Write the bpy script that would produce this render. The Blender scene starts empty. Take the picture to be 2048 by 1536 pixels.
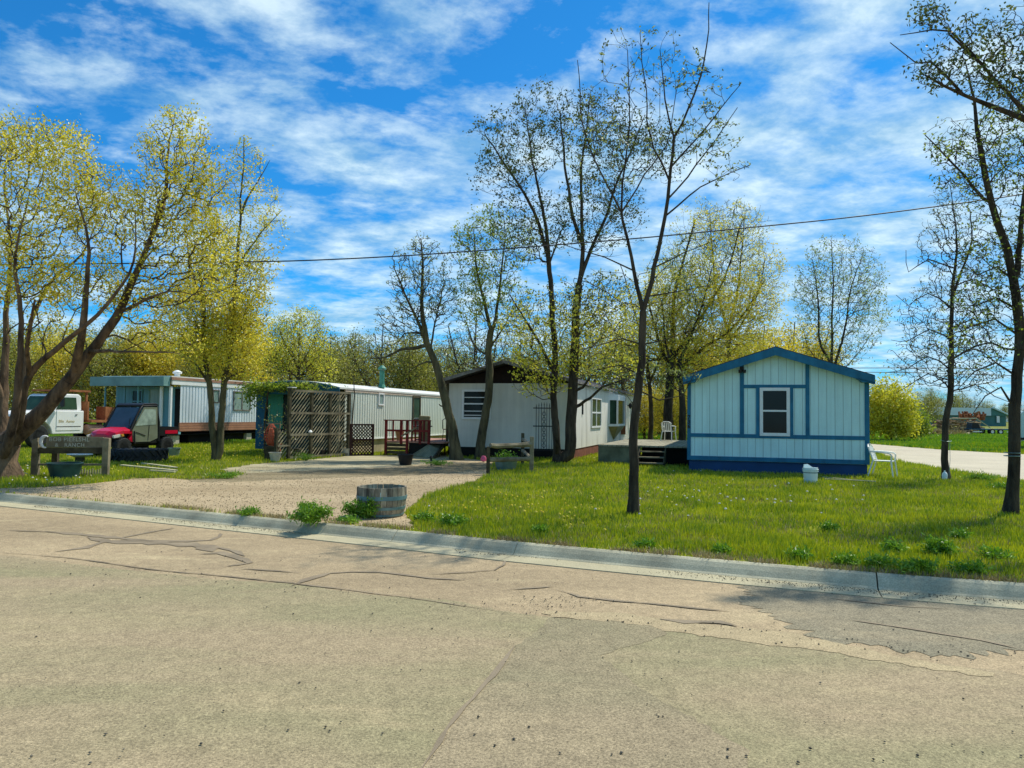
import bpy, math, random
import numpy as np
from mathutils import Vector, Matrix
random.seed(7); RNG = np.random.default_rng(7)
scene = bpy.context.scene
C = scene.collection
# ------------------------------------------------------------------ camera
F_PX, CAM_H = 1490.0, 1.5
ROLL, PITCH = 0.012, math.atan(62 / 1490)
cp, sp = math.cos(PITCH), math.sin(PITCH)
Fv = Vector((0, cp, sp)); Rv0 = Vector((1, 0, 0)); Uv0 = Vector((0, -sp, cp))
Rv = Rv0 * math.cos(ROLL) + Uv0 * math.sin(ROLL)
Uv = Uv0 * math.cos(ROLL) - Rv0 * math.sin(ROLL)
cam = bpy.data.cameras.new("camera"); camo = bpy.data.objects.new("camera", cam); C.objects.link(camo)
cam.sensor_width = 36; cam.lens = 36 * F_PX / 2048; cam.clip_start = 0.05; cam.clip_end = 5000
m = Matrix.Identity(4)
for i in range(3):
    m[i][0], m[i][1], m[i][2] = Rv[i], Uv[i], -Fv[i]
m[2][3] = CAM_H
camo.matrix_world = m
scene.camera = camo
# ------------------------------------------------------------------ light
SUN_AZ = math.atan2(0.75, 0.66); SUN_EL = math.radians(57)
sun = bpy.data.lights.new("sun", 'SUN'); sun.energy = 4.3; sun.angle = math.radians(0.9); sun.color = (1.0, 0.95, 0.84)
suno = bpy.data.objects.new("sun", sun); C.objects.link(suno)
sdir = Vector((math.sin(SUN_AZ) * math.cos(SUN_EL), math.cos(SUN_AZ) * math.cos(SUN_EL), math.sin(SUN_EL)))
suno.rotation_euler = sdir.to_track_quat('Z', 'Y').to_euler()
scene.view_settings.view_transform = 'Standard'; scene.view_settings.look = 'None'
scene.view_settings.exposure = 0.17; scene.view_settings.gamma = 1.0
world = bpy.data.worlds.new("World"); scene.world = world; world.use_nodes = True
def build_sky():
    nt = world.node_tree; nt.nodes.clear(); N = nt.nodes.new; L = nt.links.new
    out = N('ShaderNodeOutputWorld'); bg = N('ShaderNodeBackground'); bg.inputs['Strength'].default_value = 0.15
    sky = N('ShaderNodeTexSky'); sky.sky_type = 'NISHITA'; sky.sun_disc = False
    sky.sun_elevation = SUN_EL; sky.sun_rotation = SUN_AZ; sky.altitude = 900; sky.air_density = 1.0; sky.dust_density = 0.6; sky.ozone_density = 2.0
    mul = N('ShaderNodeMixRGB'); mul.blend_type = 'MULTIPLY'; mul.inputs[0].default_value = 1; mul.inputs[2].default_value = (0.10, 0.60, 0.95, 1)
    L(sky.outputs[0], mul.inputs[1])
    tc = N('ShaderNodeTexCoord'); sep = N('ShaderNodeSeparateXYZ'); L(tc.outputs['Generated'], sep.inputs[0])
    def math_(op, a, b=None, clamp=False):
        n = N('ShaderNodeMath'); n.operation = op; n.use_clamp = clamp
        for k, v in enumerate((a, b)):
            if v is None: continue
            if isinstance(v, (int, float)): n.inputs[k].default_value = v
            else: L(v, n.inputs[k])
        return n.outputs[0]
    zc = math_('ADD', math_('MAXIMUM', sep.outputs[2], 0.0), 0.16)
    u = math_('DIVIDE', sep.outputs[0], zc); v = math_('DIVIDE', sep.outputs[1], zc)
    cmb = N('ShaderNodeCombineXYZ'); L(u, cmb.inputs[0]); L(v, cmb.inputs[1])
    mp = N('ShaderNodeMapping'); L(cmb.outputs[0], mp.inputs[0])
    mp.inputs['Rotation'].default_value = (0, 0, math.radians(-28)); mp.inputs['Scale'].default_value = (1.0, 1.15, 1); mp.inputs['Location'].default_value = (3.4, 1.9, 0)
    n1 = N('ShaderNodeTexNoise'); n1.inputs['Scale'].default_value = 2.0; n1.inputs['Detail'].default_value = 9; n1.inputs['Roughness'].default_value = 0.58; n1.inputs['Distortion'].default_value = 0.25; L(mp.outputs[0], n1.inputs['Vector'])
    n2 = N('ShaderNodeTexNoise'); n2.inputs['Scale'].default_value = 5.0; n2.inputs['Detail'].default_value = 10; n2.inputs['Roughness'].default_value = 0.62; n2.inputs['Distortion'].default_value = 0.1; L(mp.outputs[0], n2.inputs['Vector'])
    s = math_('ADD', math_('MULTIPLY', n1.outputs['Fac'], 0.62), math_('MULTIPLY', n2.outputs['Fac'], 0.38))
    # fewer clouds towards the far left, more to the right
    s = math_('ADD', s, math_('MULTIPLY', sep.outputs[0], 0.10))
    s = math_('ADD', s, math_('MULTIPLY', math_('SUBTRACT', 0.36, sep.outputs[2]), 0.14))
    cr = N('ShaderNodeValToRGB'); L(s, cr.inputs[0])
    e = cr.color_ramp.elements; e[0].position = 0.42; e[0].color = (0.0,) * 3 + (1,); e[1].position = 0.60; e[1].color = (1, 1, 1, 1)
    e2 = e.new(0.50); e2.color = (0.62, 0.62, 0.62, 1)
    cc = N('ShaderNodeValToRGB'); L(n2.outputs['Fac'], cc.inputs[0])
    cc.color_ramp.elements[0].position = 0.38; cc.color_ramp.elements[0].color = (1.7, 3.3, 4.7, 1)
    cc.color_ramp.elements[1].position = 0.66; cc.color_ramp.elements[1].color = (4.9, 6.1, 6.6, 1)
    mx = N('ShaderNodeMixRGB'); L(math_('MULTIPLY', cr.outputs[0], 0.86), mx.inputs[0]); L(mul.outputs[0], mx.inputs[1]); L(cc.outputs[0], mx.inputs[2])
    L(mx.outputs[0], bg.inputs['Color']); L(bg.outputs[0], out.inputs['Surface'])
build_sky()
# ------------------------------------------------------------------ helpers: pixels of the 2048x1536 photograph to places
def ray(px, py): return Fv + Rv * ((px - 1024) / F_PX) - Uv * ((py - 768) / F_PX)
def G(px, py, z=0.0):
    d = ray(px, py); t = (z - CAM_H) / d.z; return Vector((d.x * t, d.y * t, z))
def at(px, py, D):
    d = ray(px, py); t = D / d.y; return Vector((d.x * t, D, CAM_H + d.z * t))
A = math.radians(16.9)
def on_wall(P0, ang, px, py):
    """hit of a pixel ray with the vertical plane through P0 running along direction ang (0 = away, +90deg = right): distance along, height"""
    dx, dy = math.sin(ang), math.cos(ang); d = ray(px, py)
    # P0 + s*(dx,dy) = t*(d.x,d.y)
    det = d.x * (-dy) - d.y * (-dx)
    t = (P0[0] * (-dy) - P0[1] * (-dx)) / det
    s = (d.x * P0[1] - d.y * P0[0]) / det
    s = ((d.x * t - P0[0]) * dx + (d.y * t - P0[1]) * dy)
    return s, CAM_H + d.z * t
# ------------------------------------------------------------------ materials
def M(name, col, rough=0.85, var=0.18, scale=4.0, bump=0.0, bscale=60.0, metal=0.0, col2=None, groove=None, stretch=(1, 1, 1), spec=0.3, island=0.0, fine=0.0, fscale=150, thresh=None, streak=0.0):
    mt = bpy.data.materials.new(name); mt.use_nodes = True; nt = mt.node_tree; N = nt.nodes.new; L = nt.links.new
    b = nt.nodes['Principled BSDF']; b.inputs['Roughness'].default_value = rough; b.inputs['Metallic'].default_value = metal
    b.inputs['Specular IOR Level'].default_value = spec
    tc = N('ShaderNodeTexCoord'); mp = N('ShaderNodeMapping'); mp.inputs['Scale'].default_value = stretch; L(tc.outputs['Object'], mp.inputs[0])
    no = N('ShaderNodeTexNoise'); no.inputs['Scale'].default_value = scale; no.inputs['Detail'].default_value = 8; no.inputs['Roughness'].default_value = 0.6; L(mp.outputs[0], no.inputs['Vector'])
    rp = N('ShaderNodeValToRGB'); L(no.outputs['Fac'], rp.inputs[0])
    lo, hi = thresh or (0.32, 0.68)
    rp.color_ramp.elements[0].position = lo; rp.color_ramp.elements[1].position = hi
    c1 = tuple(max(0, c * (1 - var)) for c in col); c2 = tuple(col2) if col2 else tuple(min(1, c * (1 + var)) for c in col)
    rp.color_ramp.elements[0].color = (*c1, 1); rp.color_ramp.elements[1].color = (*c2, 1)
    o = rp.outputs[0]
    def mulf(o, fac_out, lo, hi):
        mr = N('ShaderNodeMapRange'); L(fac_out, mr.inputs[0]); mr.inputs[3].default_value = lo; mr.inputs[4].default_value = hi
        mm = N('ShaderNodeMixRGB'); mm.blend_type = 'MULTIPLY'; mm.inputs[0].default_value = 1; L(o, mm.inputs[1]); L(mr.outputs[0], mm.inputs[2]); return mm.outputs[0]
    if fine:
        nf = N('ShaderNodeTexNoise'); nf.inputs['Scale'].default_value = fscale; nf.inputs['Detail'].default_value = 3; L(mp.outputs[0], nf.inputs['Vector'])
        mr = N('ShaderNodeMapRange'); L(nf.outputs['Fac'], mr.inputs[0]); mr.inputs[1].default_value = 0.3; mr.inputs[2].default_value = 0.7
        o = mulf(o, mr.outputs[0], 1 - fine, 1 + fine)
    if streak:
        ms = N('ShaderNodeMapping'); ms.inputs['Scale'].default_value = (7, 7, 0.35); L(tc.outputs['Object'], ms.inputs[0]); ns = N('ShaderNodeTexNoise'); ns.inputs['Scale'].default_value = 1.0; ns.inputs['Detail'].default_value = 6; ns.inputs['Roughness'].default_value = 0.7; L(ms.outputs[0], ns.inputs['Vector'])
        mr = N('ShaderNodeMapRange'); L(ns.outputs['Fac'], mr.inputs[0]); mr.inputs[1].default_value = 0.35; mr.inputs[2].default_value = 0.62; o = mulf(o, mr.outputs[0], 1 - streak, 1.0)
    if island:
        g = N('ShaderNodeNewGeometry'); o = mulf(o, g.outputs['Random Per Island'], 1 - island, 1 + island)
    hs = []
    if groove:
        ax, sp_, w, dark = groove
        se = N('ShaderNodeSeparateXYZ'); L(tc.outputs['Object'], se.inputs[0])
        d1 = N('ShaderNodeMath'); d1.operation = 'DIVIDE'; L(se.outputs[ax], d1.inputs[0]); d1.inputs[1].default_value = sp_
        f = N('ShaderNodeMath'); f.operation = 'FRACT'; L(d1.outputs[0], f.inputs[0])
        l = N('ShaderNodeMath'); l.operation = 'GREATER_THAN'; L(f.outputs[0], l.inputs[0]); l.inputs[1].default_value = w / sp_
        o = mulf(o, l.outputs[0], dark, 1.0); hs.append((l.outputs[0], 0.006))
    L(o, b.inputs['Base Color'])
    if bump:
        bn = N('ShaderNodeTexNoise'); bn.inputs['Scale'].default_value = bscale; bn.inputs['Detail'].default_value = 6; L(mp.outputs[0], bn.inputs['Vector']); hs.append((bn.outputs['Fac'], bump))
    prev = None
    for h, dist in hs:
        bu = N('ShaderNodeBump'); bu.inputs['Strength'].default_value = 1.0; bu.inputs['Distance'].default_value = dist; L(h, bu.inputs['Height'])
        if prev: L(prev, bu.inputs['Normal'])
        prev = bu.outputs[0]
    if prev: L(prev, b.inputs['Normal'])
    return mt
def leaf_mat(name, col, col2, var=0.35, trans=0.45, scale=0.8):
    mt = bpy.data.materials.new(name); mt.use_nodes = True; nt = mt.node_tree; N = nt.nodes.new; L = nt.links.new
    nt.nodes.remove(nt.nodes['Principled BSDF']); out = nt.nodes['Material Output']
    tc = N('ShaderNodeTexCoord'); no = N('ShaderNodeTexNoise'); no.inputs['Scale'].default_value = scale; no.inputs['Detail'].default_value = 3; L(tc.outputs['Object'], no.inputs['Vector'])
    g = N('ShaderNodeNewGeometry')
    ad = N('ShaderNodeMath'); ad.operation = 'ADD'; L(no.outputs['Fac'], ad.inputs[0])
    s = N('ShaderNodeMath'); s.operation = 'MULTIPLY_ADD'; L(g.outputs['Random Per Island'], s.inputs[0]); s.inputs[1].default_value = 0.5; s.inputs[2].default_value = -0.25; L(s.outputs[0], ad.inputs[1])
    rp = N('ShaderNodeValToRGB'); L(ad.outputs[0], rp.inputs[0]); rp.color_ramp.elements[0].position = 0.3; rp.color_ramp.elements[1].position = 0.7
    rp.color_ramp.elements[0].color = (*col, 1); rp.color_ramp.elements[1].color = (*col2, 1)
    d = N('ShaderNodeBsdfDiffuse'); t = N('ShaderNodeBsdfTranslucent'); gl = N('ShaderNodeBsdfGlossy'); gl.inputs['Roughness'].default_value = 0.45
    mx = N('ShaderNodeMixShader'); mx.inputs[0].default_value = trans; L(rp.outputs[0], d.inputs[0]); L(rp.outputs[0], t.inputs[0]); L(d.outputs[0], mx.inputs[1]); L(t.outputs[0], mx.inputs[2])
    m2 = N('ShaderNodeMixShader'); m2.inputs[0].default_value = 0.05; L(mx.outputs[0], m2.inputs[1]); L(gl.outputs[0], m2.inputs[2]); L(m2.outputs[0], out.inputs['Surface'])
    return mt
def road_mat(name, a, b, c, grain=0.38, rot=0.1):
    mt = bpy.data.materials.new(name); mt.use_nodes = True; nt = mt.node_tree; N = nt.nodes.new; L = nt.links.new
    p = nt.nodes['Principled BSDF']; p.inputs['Roughness'].default_value = 0.92; p.inputs['Specular IOR Level'].default_value = 0.25
    tc = N('ShaderNodeTexCoord'); mp = N('ShaderNodeMapping'); mp.inputs['Rotation'].default_value = (0, 0, -0.35 + rot); mp.inputs['Scale'].default_value = (0.45, 1.25, 1); L(tc.outputs['Object'], mp.inputs[0])
    def noise(sc, det, src, ro=0.6, dist=0.0):
        n = N('ShaderNodeTexNoise'); n.inputs['Scale'].default_value = sc; n.inputs['Detail'].default_value = det; n.inputs['Roughness'].default_value = ro; n.inputs['Distortion'].default_value = dist; L(src, n.inputs['Vector']); return n.outputs['Fac']
    def rng_(o, lo, hi, a0=0.0, a1=1.0):
        r = N('ShaderNodeMapRange'); L(o, r.inputs[0]); r.inputs[1].default_value = lo; r.inputs[2].default_value = hi; r.inputs[3].default_value = a0; r.inputs[4].default_value = a1; return r.outputs[0]
    def mix(f, x, y, t='MIX'):
        m_ = N('ShaderNodeMixRGB'); m_.blend_type = t
        for k, v in enumerate((f, x, y)):
            if isinstance(v, (int, float)): m_.inputs[k].default_value = v if k == 0 else (v, v, v, 1)
            elif isinstance(v, tuple): m_.inputs[k].default_value = (*v, 1)
            else: L(v, m_.inputs[k])
        return m_.outputs[0]
    m1 = noise(0.42, 6, mp.outputs[0], 0.55, 0.4); m2 = noise(1.1, 8, mp.outputs[0], 0.6, 0.8); m3 = noise(9, 6, tc.outputs['Object']); g = noise(70, 3, tc.outputs['Object'], 0.7); g2 = noise(190, 2, tc.outputs['Object'], 0.6)
    col = mix(rng_(m1, .40, .56), a, b); col = mix(rng_(m2, .54, .68, 0, .75), col, c)
    col = mix(1.0, col, rng_(m3, .3, .7, .86, 1.12), 'MULTIPLY'); col = mix(1.0, col, rng_(g, .28, .72, 1 - grain, 1 + grain), 'MULTIPLY'); col = mix(1.0, col, rng_(g2, .3, .7, 1 - grain * .7, 1 + grain * .7), 'MULTIPLY')
    v = N('ShaderNodeTexVoronoi'); v.inputs['Scale'].default_value = 42; L(tc.outputs['Object'], v.inputs['Vector'])
    col = mix(rng_(v.outputs['Distance'], .10, .16, .55, 0), col, (a[0] * .45, a[1] * .42, a[2] * .4))
    L(col, p.inputs['Base Color']); bu = N('ShaderNodeBump'); bu.inputs['Distance'].default_value = 0.004; L(g, bu.inputs['Height']); L(bu.outputs[0], p.inputs['Normal'])
    return mt
MT = dict(
    road=road_mat('old asphalt', (0.315, 0.24, 0.14), (0.40, 0.305, 0.178), (0.46, 0.365, 0.21), .46),
    overlay=road_mat('grey asphalt', (0.272, 0.238, 0.128), (0.335, 0.262, 0.155), (0.38, 0.305, 0.172), .48),
    worn_shade_asphalt=road_mat('worn asphalt with painted tree shade', (0.185, 0.175, 0.115), (0.245, 0.21, 0.135), (0.33, 0.27, 0.165), .58),  # tree shade over the worn road is put into this darker colour
    sand=road_mat('sandy washed asphalt', (0.39, 0.305, 0.175), (0.42, 0.335, 0.19), (0.31, 0.245, 0.145), .45),
    tar=M('crack sealer', (0.245, 0.192, 0.122), 0.8, 0.22, 3, 0.002, 60, fine=0.2),
    concrete=M('concrete curb', (0.40, 0.375, 0.255), 0.9, 0.3, 1.6, 0.003, 80, fine=0.2, fscale=70),
    gutter=M('sandy gutter concrete', (0.42, 0.375, 0.235), 0.92, 0.14, 1.5, 0.002, 90, fine=0.18, fscale=70),
    lawn=M('lawn soil', (0.12, 0.15, 0.008), 0.95, 0.35, 0.7, 0.02, 30, col2=(0.24, 0.25, 0.016), fine=0.3, fscale=30),
    gravel=road_mat('tan gravel', (0.34, 0.255, 0.145), (0.43, 0.33, 0.195), (0.27, 0.21, 0.115), .42),
    slab=M('weathered slab', (0.32, 0.27, 0.145), 0.95, 0.3, 0.9, 0.006, 40, col2=(0.48, 0.42, 0.26), stretch=(0.6, 1.6, 1), fine=0.25, fscale=35),
    street=M('side street', (0.50, 0.44, 0.32), 0.95, 0.1, 0.5, 0.004, 60, fine=0.2, fscale=40),
    bark=M('dark bark', (0.035, 0.026, 0.017), 0.95, 0.5, 9, 0.03, 28, col2=(0.095, 0.072, 0.045), stretch=(1, 1, 0.22)),
    bark2=M('reddish bark', (0.055, 0.034, 0.022), 0.95, 0.5, 5, 0.04, 18, col2=(0.20, 0.135, 0.08), stretch=(1, 1, 0.25)),
    barkg=M('mossy grey bark', (0.06, 0.052, 0.03), 0.95, 0.45, 6, 0.03, 20, col2=(0.16, 0.14, 0.07), stretch=(1, 1, 0.25)),
    twig=M('twig bark', (0.075, 0.055, 0.033), 0.9, 0.3, 3),
    twigd=M('dark twig bark', (0.055, 0.045, 0.032), 0.9, 0.3, 3),
    bluewall=M('pale aqua siding', (0.60, 0.86, 0.84), 0.75, 0.05, 1.4, 0.0025, 130, groove=(0, 0.203, 0.011, 0.55), fine=0.07, fscale=60, streak=0.13),
    bluetrim=M('blue trim paint', (0.016, 0.155, 0.27), 0.6, 0.22, 3, 0.001, 60, streak=0.2),
    blueskirt=M('deep blue skirting', (0.010, 0.055, 0.155), 0.65, 0.2, 2, 0.002, 40),
    shingle=M('dark shingles', (0.045, 0.045, 0.05), 0.95, 0.3, 10, 0.004, 60),
    midfront=M('grey cream stucco', (0.70, 0.69, 0.61), 0.85, 0.10, 0.8, 0.002, 60, fine=0.05, streak=0.12),
    midside=M('white weathered siding', (0.66, 0.62, 0.52), 0.8, 0.28, 1.4, 0.002, 60, groove=(1, 0.61, 0.012, 0.75), stretch=(1, 1.6, 0.25), thresh=(0.25, 0.5), col2=(0.78, 0.75, 0.66)),
    white=M('white paint', (0.78, 0.78, 0.75), 0.55, 0.06, 4),
    whitemetal=M('white ribbed metal', (0.68, 0.75, 0.80), 0.45, 0.12, 1.2, stretch=(1, 1, 0.3), streak=0.15),
    cream=M('cream ribbed metal', (0.66, 0.70, 0.60), 0.5, 0.08, 1.2, stretch=(1, 1, 0.3)),
    creamtrim=M('pinkish cream trim', (0.66, 0.52, 0.40), 0.6, 0.15, 3),
    skirtstone=M('stained tan skirting', (0.42, 0.36, 0.22), 0.9, 0.35, 2, 0.003, 30),
    roofwhite=M('pale metal roof', (0.68, 0.68, 0.62), 0.6, 0.1, 2),
    brown=M('brown metal band', (0.36, 0.17, 0.10), 0.6, 0.15, 3, groove=(2, 0.115, 0.02, 0.45)),
    browntrim=M('tan brown fascia', (0.33, 0.18, 0.12), 0.7, 0.2, 3),
    redskirt=M('red brown skirting', (0.22, 0.075, 0.045), 0.85, 0.3, 3, groove=(1, 0.15, 0.015, 0.4)),
    darkgable=M('dark brown gable board', (0.016, 0.010, 0.008), 0.9, 0.4, 3),
    fascia=M('grey brown fascia', (0.10, 0.09, 0.08), 0.8, 0.4, 3, col2=(0.3, 0.28, 0.25)),
    tealfascia=M('grey teal fascia', (0.17, 0.31, 0.29), 0.7, 0.2, 2),
    tealwall=M('slate teal wall', (0.16, 0.37, 0.42), 0.7, 0.15, 1, groove=(0, 0.2, 0.012, 0.7)),
    greendoor=M('teal green panel', (0.05, 0.27, 0.19), 0.6, 0.2, 1.5, groove=(0, 0.15, 0.01, 0.8)),
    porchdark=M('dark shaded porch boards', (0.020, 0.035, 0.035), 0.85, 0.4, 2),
    darkblue=M('dark blue green paint', (0.012, 0.10, 0.17), 0.6, 0.3, 2),
    vent=M('green metal flue', (0.06, 0.24, 0.17), 0.5, 0.2, 5),
    glass=M('dark window glass', (0.010, 0.012, 0.011), 0.12, 0.3, 1.2, spec=0.22),
    glassg=M('green reflecting glass', (0.035, 0.07, 0.04), 0.12, 0.4, 1.5, spec=0.2),
    curtain=M('pale curtained glass', (0.25, 0.34, 0.30), 0.25, 0.35, 5, stretch=(6, 6, 0.3)),
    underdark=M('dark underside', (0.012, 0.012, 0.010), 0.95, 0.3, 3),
    wood=M('weathered grey wood', (0.15, 0.125, 0.075), 0.95, 0.35, 3, 0.006, 40, col2=(0.30, 0.26, 0.17), stretch=(1, 1, 1)),
    darkwood=M('dark old wood', (0.045, 0.038, 0.022), 0.95, 0.35, 4, 0.004, 40, col2=(0.11, 0.095, 0.05)),
    deckwood=M('grey deck boards', (0.26, 0.24, 0.17), 0.95, 0.3, 2, 0.003, 40, col2=(0.42, 0.39, 0.28), groove=(0, 0.145, 0.015, 0.25)),
    deckpanel=M('grey green plywood', (0.10, 0.115, 0.075), 0.95, 0.4, 2, 0.003, 30, col2=(0.19, 0.20, 0.13)),
    rampwood=M('green grey ramp boards', (0.22, 0.25, 0.17), 0.95, 0.3, 3, 0.003, 30, groove=(1, 0.14, 0.012, 0.3)),
    redwood=M('dark red stain', (0.15, 0.016, 0.014), 0.8, 0.3, 4),
    redboard=M('faded red boards', (0.38, 0.20, 0.15), 0.9, 0.3, 4),
    lattice=M('dry lattice slats', (0.30, 0.26, 0.155), 0.9, 0.35, 3, island=0.25),
    latticedark=M('dark stained lattice', (0.045, 0.020, 0.016), 0.9, 0.3, 3),
    stave=M('weathered barrel staves', (0.12, 0.10, 0.075), 0.95, 0.4, 5, 0.006, 40, col2=(0.40, 0.35, 0.25), island=0.30, stretch=(2, 2, 0.5)),
    hoop=M('blue grey hoop', (0.14, 0.24, 0.25), 0.6, 0.25, 6, metal=0.3),
    soil=M('dark soil', (0.05, 0.035, 0.02), 1.0, 0.4, 15, 0.02, 30),
    plastic=M('white plastic', (0.80, 0.80, 0.72), 0.4, 0.05, 5),
    bucket=M('pale bucket plastic', (0.68, 0.78, 0.76), 0.4, 0.06, 5),
    bucketband=M('blue grey print', (0.15, 0.24, 0.32), 0.5, 0.2, 20),
    black=M('black plastic', (0.012, 0.012, 0.012), 0.5, 0.2, 5),
    iron=M('black iron', (0.014, 0.013, 0.012), 0.55, 0.2, 5),
    rubber=M('black rubber', (0.022, 0.024, 0.024), 0.8, 0.3, 8, 0.003, 60),
    red=M('red pink paint', (0.55, 0.006, 0.030), 0.28, 0.08, 3, spec=0.5),
    vinyl=M('olive grey vinyl', (0.17, 0.19, 0.13), 0.5, 0.15, 3, 0.004, 6),
    clearvinyl=M('cloudy vinyl window', (0.36, 0.45, 0.38), 0.2, 0.35, 4, spec=0.6),
    shield=M('blue tinted windshield', (0.07, 0.10, 0.125), 0.25, 0.3, 2, spec=0.3),
    truckwhite=M('white truck paint', (0.80, 0.80, 0.77), 0.4, 0.05, 2),
    rust=M('orange rust', (0.30, 0.09, 0.035), 0.95, 0.35, 4, 0.004, 40, col2=(0.42, 0.17, 0.07)),
    pinktank=M('faded pink tank', (0.50, 0.27, 0.20), 0.7, 0.15, 5),
    gold=M('faded gold lettering', (0.58, 0.48, 0.28), 0.7, 0.2, 20),
    lamp=M('headlamp lens', (0.65, 0.66, 0.6), 0.12, 0.1, 5, spec=0.8),
    amber=M('amber lens', (0.65, 0.30, 0.05), 0.2, 0.1, 5),
    galv=M('galvanised metal', (0.20, 0.28, 0.26), 0.45, 0.25, 6, metal=0.5),
    tubblue=M('dark blue tub', (0.012, 0.035, 0.045), 0.5, 0.4, 3, col2=(0.03, 0.09, 0.085)),
    terracotta=M('terracotta', (0.42, 0.12, 0.06), 0.85, 0.2, 6),
    redwire=M('rusty red wire', (0.50, 0.09, 0.04), 0.7, 0.3, 8),
    stonepot=M('pale stone pot', (0.45, 0.42, 0.33), 0.9, 0.15, 8),
    tan=M('tan pot', (0.36, 0.24, 0.11), 0.85, 0.2, 6),
    tarp=M('khaki tarp', (0.28, 0.23, 0.11), 0.85, 0.2, 5),
    green=M('green painted metal', (0.025, 0.16, 0.07), 0.6, 0.3, 6),
    pink=M('pink plastic', (0.65, 0.12, 0.22), 0.5, 0.1, 6),
    letter=M('pale carved lettering', (0.50, 0.50, 0.40), 0.9, 0.25, 20),
    paleplank=M('pale planks', (0.48, 0.44, 0.28), 0.9, 0.25, 6),
    wire=M('black cable', (0.02, 0.02, 0.025), 0.6, 0.1, 5),
    log=M('cut log wood', (0.26, 0.13, 0.06), 0.95, 0.4, 4, col2=(0.50, 0.36, 0.20), island=0.4),
    tealhouse=M('teal metal siding', (0.06, 0.17, 0.16), 0.7, 0.15, 0.5),
    farroof=M('pale blue metal roof', (0.55, 0.66, 0.68), 0.5, 0.06, 0.4),
    camper=M('pale aqua camper panel', (0.50, 0.66, 0.64), 0.45, 0.05, 2),
    strawgrass=M('dry brush', (0.30, 0.26, 0.11), 0.95, 0.4, 0.8, 0.05, 8),
    stone=M('loose stone', (0.10, 0.09, 0.07), 0.9, 0.4, 3, island=0.5),
    grass=leaf_mat('grass blades', (0.17, 0.27, 0.004), (0.52, 0.54, 0.012), trans=0.4, scale=1.1),
    fargrass=leaf_mat('lush field grass', (0.10, 0.26, 0.006), (0.26, 0.42, 0.012), trans=0.4, scale=0.2),
    straw=leaf_mat('straw', (0.26, 0.20, 0.08), (0.46, 0.38, 0.17), trans=0.2, scale=2),
    yellow=leaf_mat('dandelion yellow', (0.75, 0.55, 0.02), (0.85, 0.72, 0.10), trans=0.2, scale=5),
    puff=leaf_mat('pale seed heads', (0.75, 0.72, 0.60), (0.85, 0.82, 0.75), trans=0.3, scale=5),
    weed=leaf_mat('weed leaves', (0.09, 0.23, 0.008), (0.26, 0.44, 0.02), trans=0.35, scale=4),
    lf_yellow=leaf_mat('yellow green leaves', (0.52, 0.44, 0.018), (0.90, 0.74, 0.07), trans=0.5, scale=0.7),
    lf_spring=leaf_mat('spring leaves', (0.46, 0.47, 0.018), (0.86, 0.78, 0.07), trans=0.5, scale=0.7),
    lf_green=leaf_mat('green leaves', (0.17, 0.27, 0.014), (0.44, 0.50, 0.05), scale=0.7),
    lf_dark=leaf_mat('dark olive leaves', (0.045, 0.075, 0.010), (0.15, 0.18, 0.02), trans=0.3, scale=1.2),
    lf_bud=leaf_mat('grey green buds', (0.18, 0.23, 0.04), (0.42, 0.46, 0.14), scale=1.2),
    lf_brush=leaf_mat('brush leaves', (0.20, 0.22, 0.025), (0.44, 0.42, 0.06), scale=0.5),
)
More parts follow.
